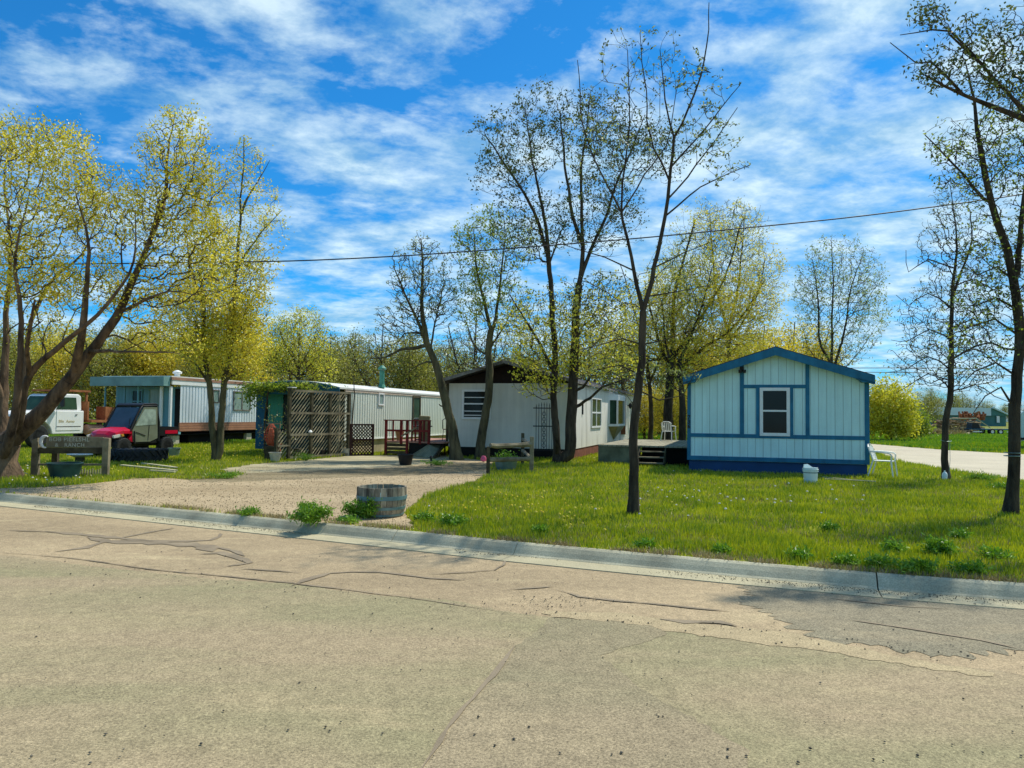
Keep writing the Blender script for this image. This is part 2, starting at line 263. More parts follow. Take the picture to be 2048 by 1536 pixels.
# ------------------------------------------------------------------ mesh helpers
class MB:
    def __init__(s): s.v = []; s.f = []; s.smooth = False
    def add(s, vs, fs):
        o = len(s.v); s.v += [tuple(v) for v in vs]; s.f += [tuple(i + o for i in f) for f in fs]; return s
    def box(s, x0, x1, y0, y1, z0, z1, mat=None):
        vs = [Vector(p) for p in ((x0, y0, z0), (x1, y0, z0), (x1, y1, z0), (x0, y1, z0), (x0, y0, z1), (x1, y0, z1), (x1, y1, z1), (x0, y1, z1))]
        if mat is not None: vs = [mat @ v for v in vs]
        return s.add(vs, [(3, 2, 1, 0), (4, 5, 6, 7), (0, 1, 5, 4), (1, 2, 6, 5), (2, 3, 7, 6), (3, 0, 4, 7)])
    def beam(s, p0, p1, w, h, up=(0, 0, 1)):
        p0, p1 = Vector(p0), Vector(p1); d = p1 - p0; L = d.length; d.normalize(); up = Vector(up)
        if abs(d.dot(up)) > 0.98: up = Vector((1, 0, 0))
        x = d.cross(up).normalized(); z = x.cross(d)
        mt = Matrix((( x.x, d.x, z.x, p0.x), (x.y, d.y, z.y, p0.y), (x.z, d.z, z.z, p0.z), (0, 0, 0, 1)))
        return s.box(-w / 2, w / 2, 0, L, -h / 2, h / 2, mt)
    def tube(s, pts, r, n=8, caps=True, noise=0.0):
        pts = [Vector(p) for p in pts]; rs = r if isinstance(r, (list, tuple)) else [r] * len(pts); vs = []; fs = []
        ref = Vector((0.13, 0.97, 0.21)); prevx = None
        for i, p in enumerate(pts):
            d = (pts[min(i + 1, len(pts) - 1)] - pts[max(i - 1, 0)]).normalized()
            x = (prevx - d * prevx.dot(d)) if prevx is not None else (ref - d * ref.dot(d))
            if x.length < 1e-4: x = Vector((1, 0, 0)).cross(d)
            x.normalize(); prevx = x; y = d.cross(x)
            for k in range(n):
                a = 2 * math.pi * k / n; rr = rs[i] * (1 + noise * random.uniform(-1, 1)); vs.append(p + x * math.cos(a) * rr + y * math.sin(a) * rr)
        for i in range(len(pts) - 1):
            for k in range(n):
                a, b = i * n + k, i * n + (k + 1) % n; fs.append((a, b, b + n, a + n))
        if caps: fs.append(tuple(range(n))[::-1]); fs.append(tuple(range((len(pts) - 1) * n, len(pts) * n)))
        return s.add(vs, fs)
    def lathe(s, prof, c=(0, 0, 0), n=24, sx=1, sy=1, mat=None):
        vs = []; fs = []
        for r, z in prof:
            for k in range(n):
                a = 2 * math.pi * k / n; v = Vector((c[0] + math.cos(a) * r * sx, c[1] + math.sin(a) * r * sy, c[2] + z)); vs.append(mat @ v if mat is not None else v)
        for i in range(len(prof) - 1):
            for k in range(n):
                a, b = i * n + k, i * n + (k + 1) % n; fs.append((a, b, b + n, a + n))
        if prof[0][0] > 1e-5: fs.append(tuple(range(n))[::-1])
        if prof[-1][0] > 1e-5: fs.append(tuple(range((len(prof) - 1) * n, len(prof) * n)))
        return s.add(vs, fs)
    def prism(s, poly, y0, y1, axis='y'):
        n = len(poly)
        def P(a, b, t): return (a, t, b) if axis == 'y' else ((t, a, b) if axis == 'x' else (a, b, t))
        vs = [P(a, b, y0) for a, b in poly] + [P(a, b, y1) for a, b in poly]
        return s.add(vs, [tuple(range(n)), tuple(range(n, 2 * n))[::-1]] + [(i, i + n, (i + 1) % n + n, (i + 1) % n) for i in range(n)])
    def build(s, name, mt, parent=None, loc=None, smooth=False, bevel=0.0):
        me = bpy.data.meshes.new(name); me.from_pydata(s.v, [], s.f)
        import bmesh
        bm = bmesh.new(); bm.from_mesh(me); bmesh.ops.recalc_face_normals(bm, faces=bm.faces); bm.to_mesh(me); bm.free()
        me.update()
        o = bpy.data.objects.new(name, me); C.objects.link(o)
        me.materials.append(MT[mt] if isinstance(mt, str) else mt)
        if smooth:
            me.polygons.foreach_set('use_smooth', [True] * len(me.polygons)); me.set_sharp_from_angle(angle=math.radians(40)) if hasattr(me, 'set_sharp_from_angle') else None
        if parent: o.parent = parent
        if loc is not None: o.location = loc
        if bevel:
            b = o.modifiers.new('bevel', 'BEVEL'); b.width = bevel; b.segments = 2; b.limit_method = 'ANGLE'
        return o
def mesh_np(name, V, Fa, mt, parent=None, smooth=False):
    me = bpy.data.meshes.new(name); nv = len(V); nf, k = Fa.shape
    me.vertices.add(nv); me.vertices.foreach_set('co', np.ascontiguousarray(V, dtype=np.float32).ravel())
    me.loops.add(nf * k); me.loops.foreach_set('vertex_index', np.ascontiguousarray(Fa, dtype=np.int32).ravel())
    me.polygons.add(nf); me.polygons.foreach_set('loop_start', np.arange(0, nf * k, k, dtype=np.int32))
    me.update(calc_edges=True); me.validate()
    if smooth: me.polygons.foreach_set('use_smooth', np.ones(nf, dtype=bool))
    me.materials.append(MT[mt] if isinstance(mt, str) else mt)
    o = bpy.data.objects.new(name, me); C.objects.link(o)
    if parent: o.parent = parent
    return o
def tag(o, label=None, cat=None, group=None, kind=None):
    if label: o['label'] = label
    if cat: o['category'] = cat
    if group: o['group'] = group
    if kind: o['kind'] = kind
    return o
def thing(name, label, cat, loc=(0, 0, 0), rz=0.0, group=None):
    o = bpy.data.objects.new(name, None); C.objects.link(o); o.location = loc; o.rotation_euler = (0, 0, rz); o.empty_display_size = 0.1
    return tag(o, label, cat, group)
def text_part(body, size, parent, loc, rot, mt, extrude=.004, offset=.002, spacing=1.0, align='LEFT', name='lettering'):
    cu = bpy.data.curves.new(name, 'FONT'); cu.body = body; cu.size = size; cu.extrude = extrude; cu.offset = offset; cu.space_character = spacing; cu.align_x = align; cu.resolution_u = 3
    tmp = bpy.data.objects.new(name, cu); me = bpy.data.meshes.new_from_object(tmp); bpy.data.objects.remove(tmp); bpy.data.curves.remove(cu)
    o = bpy.data.objects.new(name, me); C.objects.link(o); me.materials.clear(); me.materials.append(MT[mt]); o.parent = parent; o.location = loc; o.rotation_euler = rot; return o
def struct(o): o['kind'] = 'structure'; return o
def ragged(pts, step=0.25, amp=0.06, closed=True):
    out = []; n = len(pts)
    for i in range(n if closed else n - 1):
        a, b = Vector(pts[i]), Vector(pts[(i + 1) % n]); L = (b - a).length; k = max(1, min(400, int(L / step)))
        nrm = Vector((-(b - a).y, (b - a).x)).normalized() if L > 1e-6 else Vector((0, 0))
        for j in range(k):
            q = a.lerp(b, j / k)
            out.append(q + nrm * random.uniform(-amp, amp) if j else q)
    if not closed: out.append(Vector(pts[-1]))
    return out
def sheet(name, pts, z, mt, amp=0.0, step=0.25):
    pts2 = ragged([Vector((p[0], p[1])) for p in pts], step, amp) if amp else [Vector((p[0], p[1])) for p in pts]
    o = MB().add([(p.x, p.y, z) for p in pts2], [tuple(range(len(pts2)))]).build(name, mt)
    if o.data.polygons[0].normal.z < 0: o.data.flip_normals()
    return struct(o)
def gp(*pxs): return [(G(x, y).x, G(x, y).y) for x, y in pxs]
def catmull(P, step):
    P = [np.array(p, float) for p in P]; out = []
    Q = [2 * P[0] - P[1]] + P + [2 * P[-1] - P[-2]]
    for i in range(1, len(Q) - 2):
        L = np.linalg.norm(Q[i + 1] - Q[i]); k = max(1, int(L / step))
        for j in range(k):
            t = j / k; out.append(0.5 * ((2 * Q[i]) + (-Q[i - 1] + Q[i + 1]) * t + (2 * Q[i - 1] - 5 * Q[i] + 4 * Q[i + 1] - Q[i + 2]) * t ** 2 + (-Q[i - 1] + 3 * Q[i] - 3 * Q[i + 1] + Q[i + 2]) * t ** 3))
    out.append(P[-1]); return out
def inpoly(X, Y, poly):
    r = np.zeros(len(X), bool); n = len(poly)
    for i in range(n):
        x0, y0 = poly[i]; x1, y1 = poly[(i + 1) % n]
        c = ((y0 > Y) != (y1 > Y)) & (X < (x1 - x0) * (Y - y0) / ((y1 - y0) if y1 != y0 else 1e-9) + x0); r ^= c
    return r
def vnoise(X, Y, scale, seed=0):
    g = np.random.default_rng(seed).random((257, 257)); x = X / scale + 128.3; y = Y / scale + 91.7
    xi = np.floor(x).astype(int); yi = np.floor(y).astype(int); fx = x - xi; fy = y - yi; fx = fx * fx * (3 - 2 * fx); fy = fy * fy * (3 - 2 * fy)
    xi %= 256; yi %= 256
    return (g[xi, yi] * (1 - fx) + g[xi + 1, yi] * fx) * (1 - fy) + (g[xi, yi + 1] * (1 - fx) + g[xi + 1, yi + 1] * fx) * fy
# ------------------------------------------------------------------ ground, roads, kerb
ROAD_Z = -0.13
kb_px = [(-260, 964), (0, 985), (230, 1006), (460, 1028), (620, 1043), (800, 1060), (1040, 1084), (1300, 1107), (1520, 1126), (1750, 1145), (1900, 1156), (2048, 1166), (2260, 1180)]
KB = [Vector((p[0], p[1])) for p in gp(*kb_px)]
d0 = (KB[0] - KB[1]).normalized(); KB = [KB[0] + d0 * 160, KB[0] + d0 * 30] + KB; d1 = (KB[-1] - KB[-2]).normalized(); KB += [KB[-1] + d1 * 4, KB[-1] + d1 * 60]
sheet('road', [(-400, -60), (400, -60), (400, 60), (-400, 60)], ROAD_Z - 0.006, 'road')
lawn_poly = [tuple(p) for p in KB] + [(900, KB[-1].y), (900, 1600), (-1400, 1600), (-1400, KB[0].y)]
o = sheet('ground', lawn_poly, -0.012, 'lawn')
def kerb():
    # profile: distance towards the road, height
    prof_k = [(0.0, -0.2), (0.0, -0.004), (0.015, 0.006), (0.05, 0.004), (0.085, -0.012), (0.13, -0.055), (0.172, -0.104), (0.20, ROAD_Z + 0.010), (0.20, -0.2)]
    prof_g = [(0.20, -0.2), (0.20, ROAD_Z + 0.008), (0.52, ROAD_Z + 0.004), (0.52, -0.2)]
    pts = []
    for i in range(len(KB) - 1):
        a, b = KB[i], KB[i + 1]; k = max(1, int((b - a).length / 0.35)); k = min(k, 80)
        for j in range(k): pts.append(a.lerp(b, j / k))
    pts.append(KB[-1])
    cum = [0]
    for i in range(1, len(pts)): cum.append(cum[-1] + (pts[i] - pts[i - 1]).length)
    joints = [G(x, y).xy for x, y in ((458, 1030), (1036, 1086), (1752, 1147), (790, 1060))]
    js = []
    for q in joints: js.append(cum[min(range(len(pts)), key=lambda i: (pts[i] - q).length)])
    mk, mg = MB(), MB()
    ring = []
    for i, p in enumerate(pts):
        t = (pts[min(i + 1, len(pts) - 1)] - pts[max(i - 1, 0)]).normalized(); n = Vector((t.y, -t.x)); 
        if n.y > 0: n = -n
        ring.append((p, n))
    for i in range(len(pts) - 1):
        for mb, prof in ((mk, prof_k), (mg, prof_g)):
            a0, a1 = 0.0, 1.0
            if any(abs(cum[i] - j) < 1e-6 for j in js): a0 = 0.02
            r0 = []; 
            for (p, n) in ((ring[i][0].lerp(ring[i + 1][0], a0), ring[i][1]), (ring[i + 1][0], ring[i + 1][1])):
                r0.append([(p.x + n.x * d, p.y + n.y * d, z + (random.uniform(-.0015, .0015) if 0 else 0)) for d, z in prof])
            k = len(prof); vs = r0[0] + r0[1]; fs = [(q, q + 1, q + 1 + k, q + k) for q in range(k - 1)]
            if a0: fs.append(tuple(range(k)))
            if any(abs(cum[i + 1] - j) < 1e-6 for j in js): fs.append(tuple(range(k, 2 * k)))
            mb.add(vs, fs)
    struct(mk.build('kerb', 'concrete')); struct(mg.build('gutter', 'gutter'))
kerb()
def rp(*pxs): return [(G(x, y, ROAD_Z).x, G(x, y, ROAD_Z).y) for x, y in pxs]
OVL = rp((-300, 1092), (0, 1108), (210, 1135), (420, 1156), (590, 1168), (760, 1190), (900, 1200), (1020, 1222), (1100, 1232), (1140, 1236), (1330, 1245), (1350, 1258), (1420, 1262), (1560, 1288), (1680, 1300), (1800, 1318), (1960, 1335), (2048, 1350), (2400, 1400), (2600, 1480)) + [(8, 1.5), (8, -6), (-12, -6), (-30, 0), (-60, 10)]
sheet('asphalt_surface', OVL, ROAD_Z - 0.004, 'overlay', amp=0.03, step=0.06)
sheet('worn_and_shadow_asphalt', rp((1490, 1170), (1560, 1166), (1760, 1186), (1900, 1200), (2048, 1216), (2400, 1240), (2400, 1330), (2048, 1300), (1900, 1312), (1740, 1290), (1640, 1275), (1560, 1240), (1500, 1215)), ROAD_Z - 0.0028, 'worn_shade_asphalt', amp=0.10, step=0.05)  # painted tree shadow: darker patch on the worn road at right
sheet('worn_and_shadow_asphalt', rp((1100, 1234), (1075, 1262), (1030, 1290), (985, 1350), (930, 1410), (880, 1480), (830, 1560), (1500, 1700), (1500, 1500), (1290, 1380), (1200, 1310), (1330, 1270), (1330, 1247), (1200, 1240)), ROAD_Z - 0.0022, road_mat('slightly darker asphalt', (0.238, 0.207, 0.118), (0.295, 0.236, 0.142), (0.35, 0.28, 0.165), .56, 0.5), amp=0.02, step=0.06)
sheet('sand_streak', rp((1085, 1222), (1250, 1226), (1420, 1250), (1560, 1262), (1700, 1292), (1830, 1318), (1990, 1345), (1960, 1352), (1780, 1325), (1640, 1300), (1500, 1284), (1440, 1276), (1330, 1262), (1300, 1250), (1190, 1240), (1100, 1234)), ROAD_Z - 0.0012, 'sand', amp=0.035, step=0.06)
RIB = [ROAD_Z - 0.0006]
def ribbon(name, pxs, w, mt='tar'):
    RIB[0] += 0.00025; z = RIB[0]
    P = [Vector(p) for p in rp(*pxs)]; Q = ragged([Vector((q[0], q[1])) for q in catmull([np.array((p.x, p.y)) for p in P], .25)], 0.12, 0.010, closed=False); mb = MB(); vs = []; fs = []
    for i, p in enumerate(Q):
        t = (Q[min(i + 1, len(Q) - 1)] - Q[max(0, i - 1)]).normalized(); n = Vector((-t.y, t.x)); u = i / max(1, len(Q) - 1)
        ww = w * (0.35 + 0.9 * random.random()) * min(1, 6 * u + .1, 6 * (1 - u) + .1) / 2
        vs += [(p.x + n.x * ww, p.y + n.y * ww, z), (p.x - n.x * ww, p.y - n.y * ww, z)]
        if i: k = 2 * i; fs.append((k - 2, k - 1, k + 1, k))
    o = mb.add(vs, fs).build(name, mt); return struct(o)
for pxs, w in (([(90, 1063), (180, 1070), (260, 1078), (330, 1082), (420, 1080), (440, 1072), (440, 1066)], 0.13), ([(175, 1074), (215, 1082), (330, 1086), (410, 1092), (425, 1103)], 0.30),
               ([(110, 1103), (170, 1095), (215, 1080)], 0.12), ([(230, 1078), (300, 1064), (350, 1056)], 0.08), ([(400, 1108), (440, 1105), (500, 1125), (455, 1132)], 0.16), ([(240, 1080), (440, 1095), (490, 1112)], 0.12),
               ([(580, 1173), (610, 1160), (660, 1146), (760, 1144), (860, 1156), (930, 1160)], 0.09), ([(480, 1137), (560, 1142), (600, 1146)], 0.05), ([(1110, 1178), (1160, 1193), (1280, 1205), (1380, 1215), (1460, 1222)], 0.05),
               ([(0, 1104), (150, 1117), (300, 1138), (430, 1150), (600, 1168), (780, 1190), (1020, 1225)], 0.035), ([(1000, 1180), (1060, 1176), (1110, 1172)], 0.04),
               ([(1320, 1238), (1370, 1244), (1440, 1244), (1475, 1252)], 0.12), ([(1660, 1196), (1800, 1212), (1900, 1218)], 0.03), ([(1700, 1240), (1850, 1262), (1960, 1280), (2040, 1298)], 0.04), ([(1030, 1292), (985, 1352), (930, 1412), (880, 1482), (835, 1550)], 0.035),
               ([(0, 1060), (180, 1066)], 0.04), ([(860, 1148), (990, 1140), (1010, 1120)], 0.04)):
    ribbon('crack_seal', pxs, w)
# driveway, slab, side street
DRIVE = gp((-200, 968), (0, 981), (90, 978), (190, 968), (262, 960), (330, 958), (380, 961), (450, 960), (500, 944), (470, 938), (560, 926), (700, 915), (860, 912), (915, 915), (985, 922), (975, 948), (950, 962), (900, 974), (850, 992), (800, 1024), (818, 1048), (800, 1057), (620, 1041), (460, 1026), (230, 1004), (0, 983.5), (-200, 970))
DRIVE = gp((-150, 970.5), (0, 976), (90, 974), (190, 966), (262, 957), (330, 955), (380, 959), (450, 958), (500, 944), (470, 938), (560, 926), (700, 915), (860, 912), (915, 915), (985, 922), (975, 948), (950, 962), (900, 974), (850, 992), (808, 1026), (830, 1050), (822, 1060), (620, 1042), (460, 1027), (230, 1005), (0, 984), (-150, 972))
sheet('driveway', DRIVE, -0.006, 'gravel', amp=0.06, step=0.12)
SLAB = gp((440, 938), (520, 927), (600, 921), (700, 911), (890, 910), (905, 920), (860, 927), (770, 935), (640, 940), (500, 946), (455, 946))
sheet('dirt_track', gp((380, 953), (470, 946), (600, 940), (760, 936), (900, 927), (985, 926), (978, 940), (900, 946), (780, 951), (640, 956), (500, 962), (400, 964)), -0.004, road_mat('brown dirt track', (0.17, 0.135, 0.07), (0.27, 0.215, 0.12), (0.15, 0.125, 0.06), .4), amp=0.22, step=0.12)
sheet('concrete_slab', SLAB, -0.0025, 'slab', amp=0.16, step=0.15)
STREET = gp((1560, 884), (1740, 897), (1795, 921), (1887, 937), (2020, 957), (2090, 970), (2600, 1040), (2600, 960), (2120, 912), (1990, 905), (1887, 899.5), (1742, 887.5), (1560, 878))
sheet('side_street', STREET, -0.006, 'street', amp=0.12, step=0.3)
# ------------------------------------------------------------------ buildings
def frame_box(mb, x0, x1, z0, z1, y, w=0.06, t=0.04):
    """rectangular ring in the XZ plane proud of y towards -y"""
    mb.box(x0, x1, y - t, y, z1 - w, z1); mb.box(x0, x1, y - t, y, z0, z0 + w)
    mb.box(x0, x0 + w, y - t, y, z0 + w, z1 - w); mb.box(x1 - w, x1, y - t, y, z0 + w, z1 - w)
def side_ring(mb, y0, y1, z0, z1, x, w=0.06, t=0.04):
    mb.box(x, x + t, y0, y1, z1 - w, z1); mb.box(x, x + t, y0, y1, z0, z0 + w)
    mb.box(x, x + t, y0, y0 + w, z0 + w, z1 - w); mb.box(x, x + t, y1 - w, y1, z0 + w, z1 - w)
def front_window(par, x0, x1, z0, z1, y=0, mid=True, glass='glass', w=0.07, fr='white', label=None, blinds=False):
    mb = MB(); frame_box(mb, x0, x1, z0, z1, y, w, 0.045)
    f = mb.build('window', fr, par); zm = z0 + (z1 - z0) * 0.52
    if mid: MB().box(x0 + w, x1 - w, y - 0.035, y - 0.001, zm - 0.025, zm + 0.025).build('sash', fr, f)
    MB().box(x0 + w * .9, x1 - w * .9, y - 0.015, y + 0.01, z0 + w * .9, z1 - w * .9).build('pane', glass, f)
    if blinds:
        for k, zz in enumerate((0.12, 0.26, 0.72)): MB().box(x0 + w, x1 - w, y - 0.022, y - 0.017, z0 + (z1 - z0) * zz, z0 + (z1 - z0) * zz + 0.03).build('blind', 'white', f)
    return f
def side_window(par, y0, y1, z0, z1, x, mid='h', glass='glass', w=0.06, fr='white'):
    mb = MB(); side_ring(mb, y0, y1, z0, z1, x, w, 0.045); f = mb.build('window', fr, par)
    if mid:
        s = MB()
        if 'h' in mid: s.box(x + 0.001, x + 0.035, y0 + w, y1 - w, (z0 + z1) / 2 - .03, (z0 + z1) / 2 + .03)
        s.build('sash', fr, f) if 'h' in mid else None
        if 'v' in mid: MB().box(x + 0.001, x + 0.033, (y0 + y1) / 2 - .04, (y0 + y1) / 2 + .04, z0 + w, z1 - w).build('mullion', fr, f)
    MB().box(x - 0.01, x + 0.015, y0 + w * .9, y1 - w * .9, z0 + w * .9, z1 - w * .9).build('pane', glass, f)
    return f
def ribbed_y(mb, x, y0, y1, z0, z1, pitch=0.2, amp=0.022):
    """vertical ribbed sheet metal along +y facing +x"""
    ys = []; y = y0
    while y < y1:
        ys += [(y, 0), (y + pitch * .62, 0), (y + pitch * .72, -amp), (y + pitch * .90, -amp)]; y += pitch
    ys = [(min(a, y1), b) for a, b in ys] + [(y1, 0)]
    vs = []; fs = []
    for a, b in ys: vs += [(x + b, a, z0), (x + b, a, z1)]
    for i in range(len(ys) - 1): fs.append((2 * i, 2 * i + 2, 2 * i + 3, 2 * i + 1))
    mb.add(vs, fs)
# ---- blue trimmed pale house
HB = G(1378, 940); HB = Vector((4.97, 21.1, 0)); WB = 4.70
def blue_house():
    t = thing('manufactured_house', 'pale aqua house end with blue trim, dark pitched roof and one white sash window', 'house', HB, -A)
    def w(px, py): return on_wall(HB, A + math.pi / 2, px, py)
    zb = 0.42; ze = 2.56; pk = 3.32; L = 15.0
    roof = [(-0.0, ze), (WB / 2, pk), (WB, ze)]
    MB().prism([(0, zb - .12), (WB, zb - .12), (WB, ze), (WB / 2, pk), (0, ze)], 0, 0.09).build('front_wall', 'bluewall', t)
    MB().box(0.0, 0.08, 0.092, L, zb - .12, ze).box(WB - 0.08, WB, 0.092, L, zb - .12, ze).build('side_wall', M('aqua side siding', (0.60, 0.86, 0.84), 0.75, 0.05, 1.4, groove=(1, 0.203, 0.011, 0.6)), t)
    MB().prism([(0, zb - .12), (WB, zb - .12), (WB, ze), (WB / 2, pk), (0, ze)], L, L + .09).build('rear_wall', 'bluewall', t)
    MB().box(0.05, WB - 0.05, 0.05, L, 0.0, zb - 0.13).build('skirting', 'blueskirt', t)
    # roof slabs with overhang
    oh, fy = 0.10, 0.32; sl = (pk - ze) / (WB / 2); rf = MB()
    top = lambda x: pk + 0.13 - sl * abs(x - WB / 2)
    for a, b in ((-oh, WB / 2), (WB / 2, WB + oh)):
        rf.add([(a, -fy + .03, top(a)), (b, -fy + .03, top(b)), (b, L + .3, top(b)), (a, L + .3, top(a)), (a, -fy + .03, top(a) - .1), (b, -fy + .03, top(b) - .1), (b, L + .3, top(b) - .1), (a, L + .3, top(a) - .1)], [(0, 1, 2, 3), (7, 6, 5, 4), (0, 4, 5, 1), (3, 2, 6, 7), (0, 3, 7, 4), (1, 5, 6, 2)])
    r = rf.build('roof', 'shingle', t)
    # rake fascia board with boxed ends
    f = MB(); h = 0.22; tp = lambda x: top(x) - .025
    for a, b in ((-oh, WB / 2), (WB / 2, WB + oh)):
        f.add([(a, -fy, tp(a) - h), (b, -fy, tp(b) - h), (b, -fy, tp(b)), (a, -fy, tp(a)), (a, -fy + .028, tp(a) - h), (b, -fy + .028, tp(b) - h), (b, -fy + .028, tp(b)), (a, -fy + .028, tp(a))], [(0, 1, 2, 3), (7, 6, 5, 4), (0, 4, 5, 1), (3, 2, 6, 7), (0, 3, 7, 4), (1, 5, 6, 2)])
    f.build('fascia', 'bluetrim', r)
    for sx, (a, b) in enumerate(((-oh, 0.32), (WB - 0.32, WB + oh))):
        pl = [(a, ze - .09), (b - (0.12 if sx == 0 else 0), ze - .09), (b, ze + .02), (b, tp(b) - h + .01), (a, tp(a) - h + .01)] if sx == 0 else [(a + .12, ze - .09), (b, ze - .09), (b, tp(b) - h + .01), (a, tp(a) - h + .01), (a, ze + .02)]
        MB().prism(pl, -fy, -0.002).build('eave_return', 'bluetrim', r)
    s = MB()
    for a, b in ((0.3, WB / 2), (WB / 2, WB - 0.3)):
        s.add([(a, -fy + .03, top(a) - .13), (b, -fy + .03, top(b) - .13), (b, 0, top(b) - .13), (a, 0, top(a) - .13), (a, -fy + .03, top(a) - .105), (b, -fy + .03, top(b) - .105), (b, 0, top(b) - .105), (a, 0, top(a) - .105)], [(0, 1, 2, 3), (7, 6, 5, 4), (0, 4, 5, 1), (3, 2, 6, 7), (0, 3, 7, 4), (1, 5, 6, 2)])
    s.build('soffit', 'bluetrim', r)
    # trims
    tr = MB(); p = 0.022
    def vb(x0, x1, z0, z1, pr=p): tr.box(x0, x1, -pr, -0.001, z0, z1)
    xl = w(1480, 800)[0]; xl2 = w(1488, 800)[0]; xr = w(1611, 800)[0]; xr2 = w(1619, 800)[0]
    zband = w(1500, 876)[1]; zband2 = w(1500, 869)[1] + .01; ztop = w(1550, 776.5)[1]; ztop2 = w(1550, 769.5)[1]
    und = lambda x: pk - sl * abs(x - WB / 2) + 0.02
    vb(0, .10, zb - .12, ze - .02, .026); vb(WB - .11, WB, zb - .12, ze - .02, .026)
    tr.prism([(xl, zband2), (xl2, zband2), (xl2, und(xl2) - .03), (xl, und(xl) - .03)], -p, -.001); tr.prism([(xr, zband2), (xr2, zband2), (xr2, und(xr2) - .03), (xr, und(xr) - .03)], -p, -.001)
    vb(.10, WB - .11, zband, zband2, .019); vb(xl2, xr, ztop, ztop2, .019)
    a0, a1 = w(1512, 800)[0], w(1519, 800)[0]; b0, b1 = w(1580, 800)[0], w(1586.5, 800)[0]
    vb(a0, a1, zband2, ztop, .016); vb(b0, b1, zband2, ztop, .016)
    vb(.10, WB - .11, zb - .115, zb, .030)
    tr.build('trim', 'bluetrim', t)
    tr2 = MB()
    for a, b in ((0.02, WB / 2), (WB / 2, WB - .02)):
        tr2.add([(a, -.015, und(a) - .05), (b, -.015, und(b) - .05), (b, -.015, und(b) + .03), (a, -.015, und(a) + .03), (a, -.001, und(a) - .05), (b, -.001, und(b) - .05), (b, -.001, und(b) + .03), (a, -.001, und(a) + .03)], [(0, 1, 2, 3), (7, 6, 5, 4), (0, 4, 5, 1), (3, 2, 6, 7), (0, 3, 7, 4), (1, 5, 6, 2)])
    tr2.build('frieze', 'bluetrim', t)
    z0 = w(1550, 872)[1]; z1 = w(1550, 775.5)[1]
    front_window(t, a1 + .005, b0 - .005, z0, z1, 0, True, 'glass', 0.085, 'white')
    # number on the corner board: 7 3 6 stacked
    for k, ch in enumerate('736'):
        z = w(1375, 838 + 9.2 * k)[1]
        text_part(ch, .16, t, (0.05, -0.032, z), (math.pi / 2, 0, 0), 'black', .004, .004, 1, 'CENTER', 'house_number')
    x, z = w(1484, 740); lp = MB(); lp.box(x - .05, x + .05, -.09, -.023, z - .04, z + .08).lathe([(0.0, -.09), (.045, -.085), (.05, 0), (.0, 0)], (x - .05, -.12, z), 10).lathe([(0.0, -.09), (.045, -.085), (.05, 0), (.0, 0)], (x + .06, -.12, z), 10)
    lp.build('security_light', 'black', t)
    return t
blue_house()
